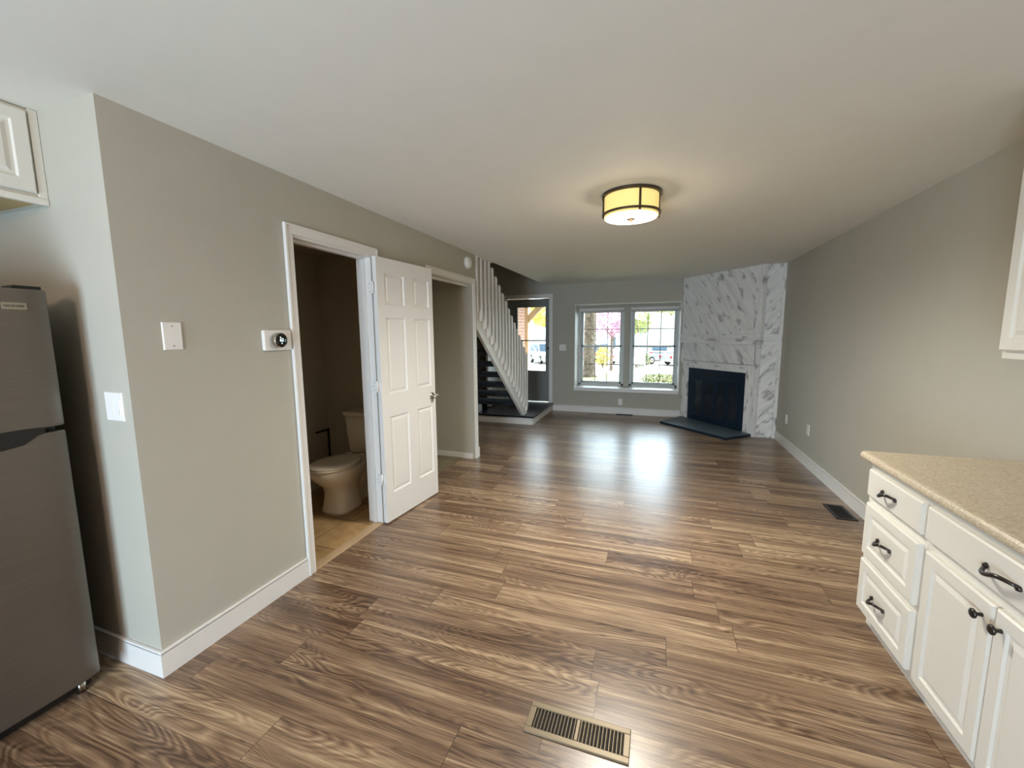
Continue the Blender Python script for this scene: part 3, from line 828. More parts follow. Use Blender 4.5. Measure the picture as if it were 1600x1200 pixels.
# black recessed grip band between the doors: shallow at the hinge side, deep along the rest
def grip(zf, name, par):
    poly = [(-0.186, 1.172), (-0.186, 1.151), (-0.195, 1.150), (-0.210, 1.145), (-0.226, 1.132), (-0.248, 1.118), (-0.30, 1.110), (fy0 + 0.02, 1.106), (fy0 + 0.02, 1.172), (-0.24, 1.176), (-0.20, 1.174)]
    m = MB(); m.prism(poly, 'x', fx - 0.05, fx + 0.0035); return m.build(name, MT['black'], par)
grip(0, 'pocket_handle', t)
bf = Matrix(((0, 0, 1, fx + 0.0022), (1, 0, 0, -0.218), (0, 1, 0, 1.637), (0, 0, 0, 1)))
MB().bbox(fx - 0.001, fx + 0.002, -0.251, -0.185, 1.624, 1.650, 0.001).build('badge', MT['chrome'], fd)
text_mb('FRIGIDAIRE', 0.0105, bf).build('badge_lettering', MT['black'], fd, fix=False)
MB().box(-0.86, fx - 0.03, fy0 + 0.02, fy1 - 0.02, 1.69, 1.7).build('top_cap', MT['black'], t)
m = MB(); m.bbox(fx - 0.10, fx - 0.02, fy1 - 0.085, fy1 - 0.008, 1.700, 1.716, 0.004); m.build('hinge_cover', MT['black'], t)
m = MB(); m.box(fx - 0.09, fx - 0.045, fy0 + 0.02, fy1 - 0.02, 0.02, 0.066); m.build('toe_grille', MT['black'], t)
for y in (fy1 - 0.05, fy0 + 0.05):
    m = MB(); m.cyl((fx - 0.055, y, 0), (fx - 0.055, y, 0.05), 0.016, 14); m.build('levelling_foot', MT['chrome'], t)
for y in (fy1 - 0.05, fy0 + 0.05):
    m = MB(); m.cyl((-0.84, y, 0), (-0.84, y, 0.05), 0.016, 14); m.build('levelling_foot', MT['black'], t)

# ------------------------------------------------------------------ toilet
TX = -0.52
t = thing('toilet', (TX, 1.8, 0.006), 'biscuit coloured two piece toilet with its lid closed in the bathroom', 'toilet')
def oval(cy, z, a, bf_, bb, n=36, cx=TX, p=2.0):
    """closed ring: half width a, front length bf_ (toward -y), back length bb"""
    r = []
    for k in range(n):
        th = 2 * math.pi * k / n
        cs, sn = math.cos(th), math.sin(th)
        xx = math.copysign(abs(cs) ** (2 / p), cs) * a
        yy = math.copysign(abs(sn) ** (2 / p), sn)
        r.append((cx + xx, cy + (yy * bb if yy > 0 else yy * bf_), z))
    return r
m = MB()
m.loft([oval(1.72, 0.006, 0.138, 0.170, 0.135, p=3.2), oval(1.72, 0.03, 0.136, 0.168, 0.135, p=3.2), oval(1.72, 0.12, 0.122, 0.150, 0.13, p=3.0), oval(1.71, 0.20, 0.114, 0.145, 0.14, p=2.6),
        oval(1.70, 0.245, 0.126, 0.165, 0.20, p=2.2), oval(1.68, 0.29, 0.156, 0.195, 0.27), oval(1.66, 0.335, 0.180, 0.218, 0.31), oval(1.65, 0.375, 0.190, 0.226, 0.33),
        oval(1.65, 0.400, 0.190, 0.226, 0.33), oval(1.65, 0.408, 0.184, 0.220, 0.33)])
bowl = m.build('bowl', MT['porcelain'], t)
m = MB(); m.bbox(TX - 0.105, TX + 0.105, 1.86, 2.15, 0.20, 0.408, 0.02); m.build('tank_shelf', MT['porcelain'], t)
m = MB(); m.bbox(TX - 0.078, TX + 0.078, 1.80, 2.08, 0.006, 0.26, 0.02); m.build('trapway', MT['porcelain'], t)
for s in (-1, 1):
    m = MB(); m.lathe([(0.0, 0.014), (0.008, 0.012), (0.012, 0.0)], (TX + s * 0.078, 1.93, 0.05), (s, 0, 0.3), 12); m.build('bolt_cap', MT['plastic'], t)
m = MB(); m.loft([oval(1.64, 0.409, 0.180, 0.218, 0.262), oval(1.64, 0.413, 0.190, 0.228, 0.266), oval(1.64, 0.425, 0.190, 0.228, 0.266), oval(1.64, 0.428, 0.186, 0.224, 0.262)]); m.build('seat', MT['porcelain'], t)
m = MB(); m.loft([oval(1.64, 0.4295, 0.184, 0.222, 0.262), oval(1.64, 0.434, 0.187, 0.225, 0.264), oval(1.64, 0.442, 0.184, 0.221, 0.262), oval(1.64, 0.449, 0.160, 0.195, 0.235), oval(1.64, 0.451, 0.10, 0.12, 0.15)]); m.build('lid', MT['porcelain'], t)
for s in (-1, 1):
    m = MB(); m.bbox(TX + s * 0.075 - 0.022, TX + s * 0.075 + 0.022, 1.875, 1.925, 0.408, 0.448, 0.008); m.build('lid_hinge', MT['porcelain'], t)
def rrect(cx, cy, z, hx, hy, r, n=6):
    pts = []
    for (sx, sy, a0) in ((1, 1, 0), (-1, 1, 90), (-1, -1, 180), (1, -1, 270)):
        for k in range(n + 1):
            a = math.radians(a0 + 90 * k / n)
            pts.append((cx + sx * (hx - r) + r * math.cos(a), cy + sy * (hy - r) + r * math.sin(a), z))
    return pts
m = MB(); m.loft([rrect(TX, 2.082, 0.409, 0.140, 0.085, 0.035), rrect(TX, 2.078, 0.44, 0.150, 0.092, 0.035), rrect(TX, 2.075, 0.60, 0.164, 0.10, 0.035), rrect(TX, 2.074, 0.770, 0.172, 0.103, 0.035)]); m.build('tank', MT['porcelain'], t)
m = MB(); m.loft([rrect(TX, 2.074, 0.7705, 0.180, 0.111, 0.03), rrect(TX, 2.074, 0.778, 0.187, 0.117, 0.03), rrect(TX, 2.074, 0.80, 0.187, 0.117, 0.03), rrect(TX, 2.074, 0.812, 0.180, 0.110, 0.03)]); m.build('tank_lid', MT['porcelain'], t)
m = MB(); m.cyl((TX + 0.11, 1.972, 0.73), (TX + 0.11, 1.955, 0.73), 0.012, 12); m.tube([(TX + 0.11, 1.952, 0.73), (TX + 0.165, 1.950, 0.722)], 0.006, 8); m.build('flush_lever', MT['chrome'], t)
# free-standing paper stand behind it
t = thing('toilet_paper_stand', (-0.965, 2.06, 0.006), 'slim black paper stand on the bathroom floor behind the toilet', 'paper stand')
m = MB(); m.lathe([(0.0, 0.016), (0.06, 0.014), (0.068, 0.008), (0.068, 0.0), (0.0, 0.0)], (-0.965, 2.06, 0.006), (0, 0, 1), 28); m.build('foot', MT['blackmetal'], t)
m = MB(); m.bbox(-0.973, -0.957, 2.052, 2.068, 0.02, 0.61, 0.002); m.build('post', MT['blackmetal'], t)
m = MB(); m.bbox(-0.973, -0.957, 1.905, 2.052, 0.592, 0.609, 0.002); m.build('arm', MT['blackmetal'], t)

# ------------------------------------------------------------------ ceiling lamp
LX, LY, LR = 1.857, 1.925, 0.188
t = thing('ceiling_lamp', (LX, LY, H), 'round drum ceiling lamp with a glowing yellow shade', 'lamp')
def shade_mat(name, col, strength, weave):
    n = NT(name); co = n.coord()
    n.b.inputs['Roughness'].default_value = 0.8
    if weave:
        sp = n.n('ShaderNodeSeparateXYZ'); n.l(co, sp.inputs[0])
        a = n.math('ARCTAN2', sp.outputs[1], sp.outputs[0])
        w1 = n.math('SINE', n.math('ADD', n.math('MULTIPLY', a, 70.0), n.math('MULTIPLY', sp.outputs[2], 420.0)))
        w2 = n.math('SINE', n.math('SUBTRACT', n.math('MULTIPLY', a, 70.0), n.math('MULTIPLY', sp.outputs[2], 420.0)))
        f = n.math('ADD', n.math('MULTIPLY', n.math('MULTIPLY', w1, w2), 0.5), 0.5)
        c = n.ramp(f, [(0.0, srgb(196, 158, 84)), (1.0, srgb(246, 226, 150))])
        n.base(c); n.l(c, n.b.inputs['Emission Color'])
    else:
        n.base(col); n.b.inputs['Emission Color'].default_value = col
    n.b.inputs['Emission Strength'].default_value = strength
    return n.m
MT['shade'] = shade_mat('woven_lamp_shade', None, 0.38, True)
MT['diffuser'] = shade_mat('lamp_diffuser_glass', srgb(255, 246, 226), 1.6, False)
m = MB(); m.lathe([(LR - 0.012, 0.0), (LR - 0.012, -0.138)], (LX, LY, H - 0.012), (0, 0, 1), 64); m.lathe([(LR - 0.014, 0.0), (LR - 0.014, -0.138)], (LX, LY, H - 0.012), (0, 0, 1), 64); m.build('shade', MT['shade'], t)
m = MB(); m.lathe([(LR - 0.016, -0.146), (LR - 0.02, -0.152), (LR * 0.7, -0.1545), (LR * 0.4, -0.156), (0.0, -0.156)], (LX, LY, H - 0.004), (0, 0, 1), 64); m.build('diffuser', MT['diffuser'], t)
def ring(z0, z1, r0, r1): return MB().lathe([(r0, z0), (r1, z0), (r1, z1), (r0, z1), (r0, z0)], (LX, LY, H), (0, 0, 1), 64, False)
ring(-0.018, 0.0, LR - 0.03, LR + 0.006).build('top_ring', MT['bronze'], t)
ring(-0.138, -0.125, LR - 0.010, LR + 0.003).build('lower_ring', MT['bronze'], t)
for a in (20, 110, 200, 290):
    th = math.radians(a); x, y = LX + LR * math.cos(th), LY + LR * math.sin(th)
    f = Matrix.Translation((x, y, 0)) @ Matrix.Rotation(th, 4, 'Z')
    MB(f).box(-0.006, 0.004, -0.006, 0.006, H - 0.152, H - 0.002).build('strap', MT['bronze'], t)
m = MB(); m.lathe([(0.0, 0.0), (0.026, 0.001), (0.028, -0.004), (0.014, -0.007), (0.010, -0.016), (0.0, -0.020)], (LX, LY, H - 0.160), (0, 0, 1), 24); m.build('finial', MT['bronze'], t)
add_light('ceiling_lamp_glow', 'POINT', (LX, LY, H - 0.27), (0, 0, 0), 2.4, (1.0, 0.84, 0.58), shadow_soft_size=0.10)
add_light('ceiling_lamp_downlight', 'SPOT', (LX, LY, H - 0.20), (0, 0, 0), 104, (1.0, 0.97, 0.88), spot_size=math.radians(176), spot_blend=0.9, shadow_soft_size=0.17)

# ------------------------------------------------------------------ wall plates, thermostat, smoke alarm
def plate_frame(kind, c):
    """local x right, y up, z out of the wall"""
    if kind == 'left': R = Matrix(((0, 0, 1), (1, 0, 0), (0, 1, 0)))
    elif kind == 'alcove' or kind == 'back': R = Matrix(((1, 0, 0), (0, 0, -1), (0, 1, 0)))
    elif kind == 'right': R = Matrix(((0, 0, -1), (-1, 0, 0), (0, 1, 0)))
    return Matrix.Translation(c) @ R.to_4x4()
def plate(name, kind, c, w_, h_, label, cat, style, group=None):
    f = plate_frame(kind, c)
    t = thing(name, c, label, cat, group)
    m = MB(f); m.rings((0, 0, 0), (1, 0, 0), (0, 1, 0), (0, 0, 1), -w_ / 2, w_ / 2, -h_ / 2, h_ / 2, [(0, 0), (0, 0.003), (0.003, 0.006)]); m.build('cover_plate', MT['plastic'], t)
    if style == 'blank':
        for s in (-1, 1): MB(f).cyl((0, s * h_ * 0.36, 0.005), (0, s * h_ * 0.36, 0.0072), 0.0035, 10).build('plate_screw', MT['screw'], t)
    if style in ('rocker2', 'rocker3'):
        k = 2 if style == 'rocker2' else 3
        for i in range(k):
            cx = (i - (k - 1) / 2) * 0.046 * (w_ / 0.118 if k == 2 else 1)
            g = MB(f); g.add([(cx - 0.016, -0.033, 0.0055), (cx + 0.016, -0.033, 0.0055), (cx + 0.016, 0.033, 0.0055), (cx - 0.016, 0.033, 0.0055), (cx - 0.016, -0.033, 0.0115), (cx + 0.016, -0.033, 0.0115), (cx + 0.016, 0.033, 0.0065), (cx - 0.016, 0.033, 0.0065)],
                             [(0, 3, 2, 1), (4, 5, 6, 7), (0, 1, 5, 4), (1, 2, 6, 5), (2, 3, 7, 6), (3, 0, 4, 7)])
            g.build('rocker', MT['plastic'], t)
    if style == 'outlet':
        for s in (-1, 1):
            g = MB(f); g.rings((0, s * 0.022, 0.005), (1, 0, 0), (0, 1, 0), (0, 0, 1), -0.017, 0.017, -0.014, 0.014, [(0, 0), (0, 0.002), (0.002, 0.003)]); so = g.build('socket', MT['plastic'], t)
            g = MB(f); g.box(-0.007, -0.005, s * 0.022 - 0.004, s * 0.022 + 0.006, 0.0079, 0.0085); g.box(0.005, 0.007, s * 0.022 - 0.004, s * 0.022 + 0.006, 0.0079, 0.0085); g.build('slot', MT['dark'], so)
    return t
plate('blank_plate', 'left', (0, 0.180, 1.522), 0.079, 0.123, 'white blank cover plate on the wall left of the thermostat', 'wall plate', 'blank')
plate('light_switch', 'alcove', (-0.109, 0, 1.228), 0.116, 0.123, 'white double rocker switch on the short wall beside the fridge', 'switch', 'rocker2')
plate('light_switch', 'back', (0.345, D, 1.238), 0.130, 0.118, 'white triple switch plate between front door and window', 'switch', 'rocker3')
plate('wall_outlet', 'back', (1.445, D, 0.228), 0.075, 0.120, 'white outlet under the window', 'outlet', 'outlet')
plate('wall_outlet', 'right', (W, 5.107, 0.374), 0.075, 0.120, 'white outlet on the right wall nearest the fireplace', 'outlet', 'outlet')
plate('blank_plate', 'right', (W, 4.292, 0.414), 0.075, 0.120, 'white cover plate low on the right wall further from the fireplace', 'wall plate', 'blank')
t = thing('thermostat', (0, 0.70, 1.44), 'round steel rimmed thermostat reading 62 on a white backplate beside the bathroom door', 'thermostat')
f = plate_frame('left', (0, 0.712, 1.4935))
m = MB(f); pr0 = rrect(0, 0, 0.0, 0.088, 0.0565, 0.008); m.loft([pr0, rrect(0, 0, 0.017, 0.088, 0.0565, 0.008), rrect(0, 0, 0.0195, 0.0855, 0.054, 0.007)], smooth=False); m.build('backplate', MT['plastic'], t)
m = MB(f); m.lathe([(0.0, 0.0195), (0.040, 0.0195), (0.0415, 0.023), (0.0415, 0.046), (0.040, 0.049), (0.037, 0.0495)], (-0.006, 0, 0), (0, 0, 1), 40); m.build('dial_ring', MT['chrome'], t)
m = MB(f); m.lathe([(0.0385, 0.049), (0.037, 0.0505), (0.0, 0.0515)], (-0.006, 0, 0), (0, 0, 1), 40); m.build('display', plain('black_display_glass', srgb(8, 9, 10), 0.08, spec=0.6), t)
MT['lcd'] = plain('lit_digits', srgb(210, 235, 240), 0.5, emit=(srgb(200, 235, 240), 0.9))
text_mb('62', 0.026, f @ Matrix.Translation((-0.006, 0.001, 0.0520))).build('digits', MT['lcd'], t, fix=False)
m = MB(f); m.box(-0.009, -0.003, -0.020, -0.014, 0.0513, 0.0520); m.build('status_icon', MT['lcd'], t)
t = thing('smoke_alarm', (0, 3.27, 2.31), 'round white smoke alarm high on the left wall above the closet', 'smoke alarm')
m = MB(); m.lathe([(0.0, 0.0), (0.070, 0.0), (0.070, 0.012), (0.066, 0.016), (0.0, 0.016)], (0, 3.262, 2.312), (1, 0, 0), 36); m.build('mounting_ring', MT['plastic'], t)
m = MB(); m.lathe([(0.0, 0.016), (0.062, 0.016), (0.062, 0.028), (0.056, 0.038), (0.036, 0.044), (0.0, 0.046)], (0, 3.262, 2.312), (1, 0, 0), 36); m.build('sensor_cover', MT['plastic'], t)
m = MB(); m.lathe([(0.0, 0.052), (0.010, 0.051), (0.012, 0.044)], (0, 3.262, 2.312), (1, 0, 0), 16); m.build('test_button', MT['plastic'], t)

# ------------------------------------------------------------------ floor registers
def register(x0, x1, y0, y1, along, fm, label, n, nm='floor_register'):
    t = thing(nm, ((x0 + x1) / 2, (y0 + y1) / 2, 0), label, 'floor vent', 'floor registers')
    b = 0.024
    m = MB()
    def rim(a0, a1, b0, b1): m.bbox(a0, a1, b0, b1, 0.0, 0.007, 0.0025)
    rim(x0, x1, y0, y0 + b); rim(x0, x1, y1 - b, y1); rim(x0, x0 + b, y0 + b, y1 - b); rim(x1 - b, x1, y0 + b, y1 - b)
    if along == 'x': rim((x0 + x1) / 2 - 0.007, (x0 + x1) / 2 + 0.007, y0 + b, y1 - b)
    m.build('register_frame', fm, t)
    MB().box(x0 + b * 0.6, x1 - b * 0.6, y0 + b * 0.6, y1 - b * 0.6, 0.0003, 0.001).build('duct_opening', MT['dark'], t)
    a0, a1 = (x0 + b, x1 - b) if along == 'x' else (y0 + b, y1 - b)
    for k in range(n):
        p = a0 + (a1 - a0) * (k + 0.5) / n
        if along == 'x' and abs(p - (x0 + x1) / 2) < 0.010: continue
        tilt = 0.0022 * (1 if p < (a0 + a1) / 2 else -1)
        q = MB()
        if along == 'x':
            q.add([(p - 0.0010 - tilt, y0 + b, 0.0012), (p + 0.0010 - tilt, y0 + b, 0.0012), (p + 0.0010 + tilt, y0 + b, 0.0062), (p - 0.0010 + tilt, y0 + b, 0.0062),
                   (p - 0.0010 - tilt, y1 - b, 0.0012), (p + 0.0010 - tilt, y1 - b, 0.0012), (p + 0.0010 + tilt, y1 - b, 0.0062), (p - 0.0010 + tilt, y1 - b, 0.0062)],
                  [(0, 1, 2, 3), (7, 6, 5, 4), (0, 4, 5, 1), (1, 5, 6, 2), (2, 6, 7, 3), (3, 7, 4, 0)])
        else:
            q.box(x0 + b, x1 - b, p - 0.003, p + 0.003, 0.0012, 0.006)
        q.build('louvre', fm, t)
    return t
register(1.612, 2.004, 0.272, 0.409, 'x', MT['register'], 'tan metal floor register on the wood floor nearest the camera', 25)
register(3.478, 3.628, 2.808, 3.116, 'y', MT['blackmetal'], 'black floor register beside the right wall baseboard', 14)
register(1.380, 1.682, 6.640, 6.738, 'x', MT['blackmetal'], 'dark floor register below the window', 17)

t = thing('kitchen_ceiling_lamp', (1.2, -2.2, H), 'frosted dome ceiling lamp over the kitchen behind the camera', 'lamp')
m = MB(); m.lathe([(0.17, 0.0), (0.17, -0.02), (0.155, -0.025)], (1.2, -2.2, H), (0, 0, 1), 40); m.build('lamp_base', MT['chrome'], t)
m = MB(); m.lathe([(0.155, -0.022), (0.145, -0.05), (0.11, -0.078), (0.06, -0.094), (0.0, -0.10)], (1.2, -2.2, H), (0, 0, 1), 40); m.build('dome', MT['diffuser'], t)
add_light('kitchen_lamp_bulb', 'POINT', (1.2, -2.2, H - 0.22), (0, 0, 0), 28, (1.0, 0.74, 0.60), shadow_soft_size=0.14)
# ------------------------------------------------------------------ kitchen patio door behind the camera
pt = thing('door_4', (0.95, KY - 0.06, 0), kind='structure')
m = MB()
m.bbox(0.25, 0.30, KY - 0.1, KY - 0.02, 0, 2.1, 0.003); m.bbox(1.60, 1.65, KY - 0.1, KY - 0.02, 0, 2.1, 0.003); m.bbox(0.925, 0.975, KY - 0.1, KY - 0.02, 0, 2.1, 0.003)
m.bbox(0.30, 1.60, KY - 0.1, KY - 0.02, 2.05, 2.1, 0.003); m.bbox(0.30, 1.60, KY - 0.1, KY - 0.02, 0, 0.05, 0.003)
m.build('door_frame', MT['winframe'], pt)
for a, b in ((0.30, 0.925), (0.975, 1.60)): MB().box(a, b, KY - 0.06, KY - 0.055, 0.05, 2.05).build('pane', MT['glass'], pt)

# ================================================================== OUTDOORS
MT['grass'] = None
def m_ground():
    t = NT('front_yard_ground')
    co = t.coord(); sep = t.n('ShaderNodeSeparateXYZ'); t.l(co, sep.inputs[0])
    n1 = t.noise(co, 1.3, 5, 0.65); n2 = t.noise(co, 9.0, 4, 0.7)
    gr = t.ramp(t.math('ADD', t.math('MULTIPLY', n1, 0.5), t.math('MULTIPLY', n2, 0.5)), [(0.36, srgb(44, 54, 32)), (0.47, srgb(78, 88, 50)), (0.56, srgb(120, 112, 70)), (0.66, srgb(168, 152, 122))])
    cc = t.ramp(n2, [(0.3, srgb(176, 170, 160)), (0.7, srgb(196, 190, 180))])
    t.base(t.mix(0.0, gr, cc))
    t.b.inputs['Roughness'].default_value = 0.9
    return t.m
MT['grass'] = m_ground()
MT['concrete'] = plain('pale_concrete', srgb(188, 184, 176), 0.85, spec=0.2, var=0.06)  # the concrete's own pale colour
MT['asphalt'] = plain('street_asphalt', srgb(138, 138, 138), 0.9, spec=0.2, var=0.06)
def gz(y):
    return -0.2 - max(0, y - 8) * 0.0385 if y < 34 else -1.2
def strip(name, x0, x1, ys, mat, dz=0.0):
    m = MB(); pts = []
    for y in ys: pts += [(x0, y, gz(y) + dz), (x1, y, gz(y) + dz)]
    fs = [(2 * i, 2 * i + 1, 2 * i + 3, 2 * i + 2) for i in range(len(ys) - 1)]
    o = len(pts); pts += [(p[0], p[1], p[2] - 0.3) for p in pts]
    fs += [(f[3] + o, f[2] + o, f[1] + o, f[0] + o) for f in fs]
    m.add(pts, fs)
    return struct(name, m, mat)
strip('floor_lawn', -6.0, 60, [7.03, 8, 22.5], MT['grass'])
strip('floor_walkway', -60, -6.001, [7.03, 8, 22.5], MT['concrete'])
strip('floor_driveway', -60, 60, [22.501, 33.999, 34, 40], MT['concrete'])
strip('floor_far_yard', -60, 60, [40.001, 75], MT['grass'])
struct('floor_porch', MB().box(-2.2, 0.6, 7.03, 10.0, -0.2, 0.05), MT['concrete'])

MT['added_soffit'] = plain('added_soffit_paint', srgb(206, 200, 188), 0.7, var=0.03)
struct('trim_11', MB().box(0.62, 6.5, D + BT + 0.001, D + 1.10, 2.72, 2.86), MT['added_soffit'])  # unseen eave, added and sized to stop the sun at the window sill
struct('ceiling_porch_added', MB().box(-2.6, 0.61, D + BT + 0.001, 9.6, 2.85, 2.98), MT['added_soffit'])  # unseen porch roof slab, added to keep direct sun off the entry landing
def leaves(n, box, size, seed, shape='ellipsoid'):
    """cloud of small leaf quads filling an ellipsoid"""
    rnd = random.Random(seed); m = MB()
    cx, cy, cz, rx, ry, rz = box
    for i in range(n):
        while True:
            a, b, c_ = rnd.uniform(-1, 1), rnd.uniform(-1, 1), rnd.uniform(-1, 1)
            if 0.25 < a * a + b * b + c_ * c_ < 1: break
        p = Vector((cx + a * rx, cy + b * ry, cz + c_ * rz))
        u = Vector((rnd.gauss(0, 1), rnd.gauss(0, 1), rnd.gauss(0, 1))).normalized(); v = u.orthogonal().normalized()
        s_ = size * rnd.uniform(0.6, 1.3)
        m.add([p - u * s_, p - v * s_ * 0.55, p + u * s_, p + v * s_ * 0.55], [(0, 1, 2, 3)])
    return m
def leaf_mat(name, c1, c2):
    t = NT(name); t.b.inputs['Roughness'].default_value = 0.6
    oi = t.noise(t.coord(), 2.5, 3)
    t.base(t.ramp(oi, [(0.35, c1), (0.65, c2)]))
    t.b.inputs['Transmission Weight'].default_value = 0.0
    return t.m
MT['bark'] = plain('tree_bark', srgb(132, 116, 102), 0.9, bump=(9, 1.0, 0.12), var=0.45)
MT['pink'] = leaf_mat('pink_blossom', srgb(214, 130, 176), srgb(236, 180, 206))
MT['green'] = leaf_mat('fresh_green_leaf', srgb(120, 142, 62), srgb(176, 178, 96))
MT['yellow'] = leaf_mat('yellow_green_leaf', srgb(190, 180, 80), srgb(214, 204, 120))
MT['dgreen'] = leaf_mat('shrub_leaf', srgb(92, 104, 62), srgb(138, 140, 84))
def trunk_mb(x, y, r, h, seed, lean=0.0, branches=4):
    rnd = random.Random(seed); m = MB(); z = gz(y)
    m.tube([(x, y, z - 0.1), (x, y, z + 0.15), (x + lean * 0.2, y, z + 0.6), (x + lean * 0.6, y, z + h * 0.6), (x + lean, y, z + h)], [r * 1.5, r * 1.15, r, r * 0.9, r * 0.6], 12)
    for k in range(branches):
        a = rnd.uniform(0, 6.28); s0 = rnd.uniform(0.55, 0.9); L = h * rnd.uniform(0.3, 0.55)
        p0 = Vector((x + lean * s0, y, z + h * s0)); d = Vector((math.cos(a), math.sin(a) * 0.6, 0.9)).normalized()
        m.tube([p0, p0 + d * L * 0.5, p0 + d * L + Vector((0, 0, L * 0.15))], [r * 0.45, r * 0.3, r * 0.1], 8)
    return m
def tree(name, x, y, r, h, crown, leafm, n, size, label, seed, group=None, lean=0.0):
    t = thing(name, (x, y, gz(y)), label, 'tree', group)
    trunk_mb(x, y, r, h, seed, lean).build('trunk', MT['bark'], t)
    cr = leaves(n, crown, size, seed).build('crown', leafm, t, fix=False); tag(cr, kind='stuff')
    return t
tree('shade_tree', -1.0, 19, 0.29, 5.2, (-1.0, 19, 6.4, 3.2, 2.4, 1.9), MT['green'], 1800, 0.13, 'large brown tree trunk on the lawn outside the left window', 3)
tree('blossom_tree', -0.55, 25, 0.09, 2.6, (-0.55, 25, 2.25, 1.25, 1.0, 1.1), MT['pink'], 1500, 0.075, 'pink flowering tree behind the large trunk outside the left window', 5)
tree('maple_tree', 0.75, 30, 0.10, 3.2, (0.7, 30, 2.5, 1.1, 1.0, 1.2), MT['green'], 1300, 0.09, 'green leafy tree left of the white house outside the right window', 8)
tree('street_tree', -5.1, 29, 0.12, 3.0, (-5.9, 29, 3.0, 1.25, 1.0, 1.05), MT['yellow'], 1600, 0.10, 'yellow green tree above the white fence seen through the front door', 11)
tree('overhanging_tree', 5.2, 24, 0.18, 4.2, (3.4, 24, 3.20, 2.4, 1.2, 0.78), MT['green'], 1500, 0.09, 'tree whose leaves hang along the top of the right window', 14)
def shrub(x, y, rx, rz, leafm, n, size, label, seed):
    t = thing('shrub', (x, y, gz(y)), label, 'shrub')
    z = gz(y); m = MB(); rnd = random.Random(seed)
    for k in range(6):
        a = rnd.uniform(0, 6.28); m.tube([(x, y, z - 0.02), (x + math.cos(a) * rx * 0.3, y + math.sin(a) * rx * 0.3, z + rz * 0.8), (x + math.cos(a) * rx * 0.6, y + math.sin(a) * rx * 0.5, z + rz * 1.5)], [0.025, 0.018, 0.006], 6)
    m.build('stems', MT['bark'], t)
    tag(leaves(n, (x, y, z + rz, rx, rx * 0.7, rz), size, seed).build('foliage', leafm, t, fix=False), kind='stuff')
shrub(-1.43, 28, 0.55, 0.80, MT['yellow'], 800, 0.06, 'yellow green shrub beside the pink tree', 21)
shrub(2.25, 15.5, 0.75, 0.22, MT['dgreen'], 700, 0.045, 'low twiggy shrub on the lawn outside the right window', 22)
shrub(0.95, 31, 0.8, 0.6, MT['dgreen'], 600, 0.07, 'round green shrub below the leafy tree', 23)

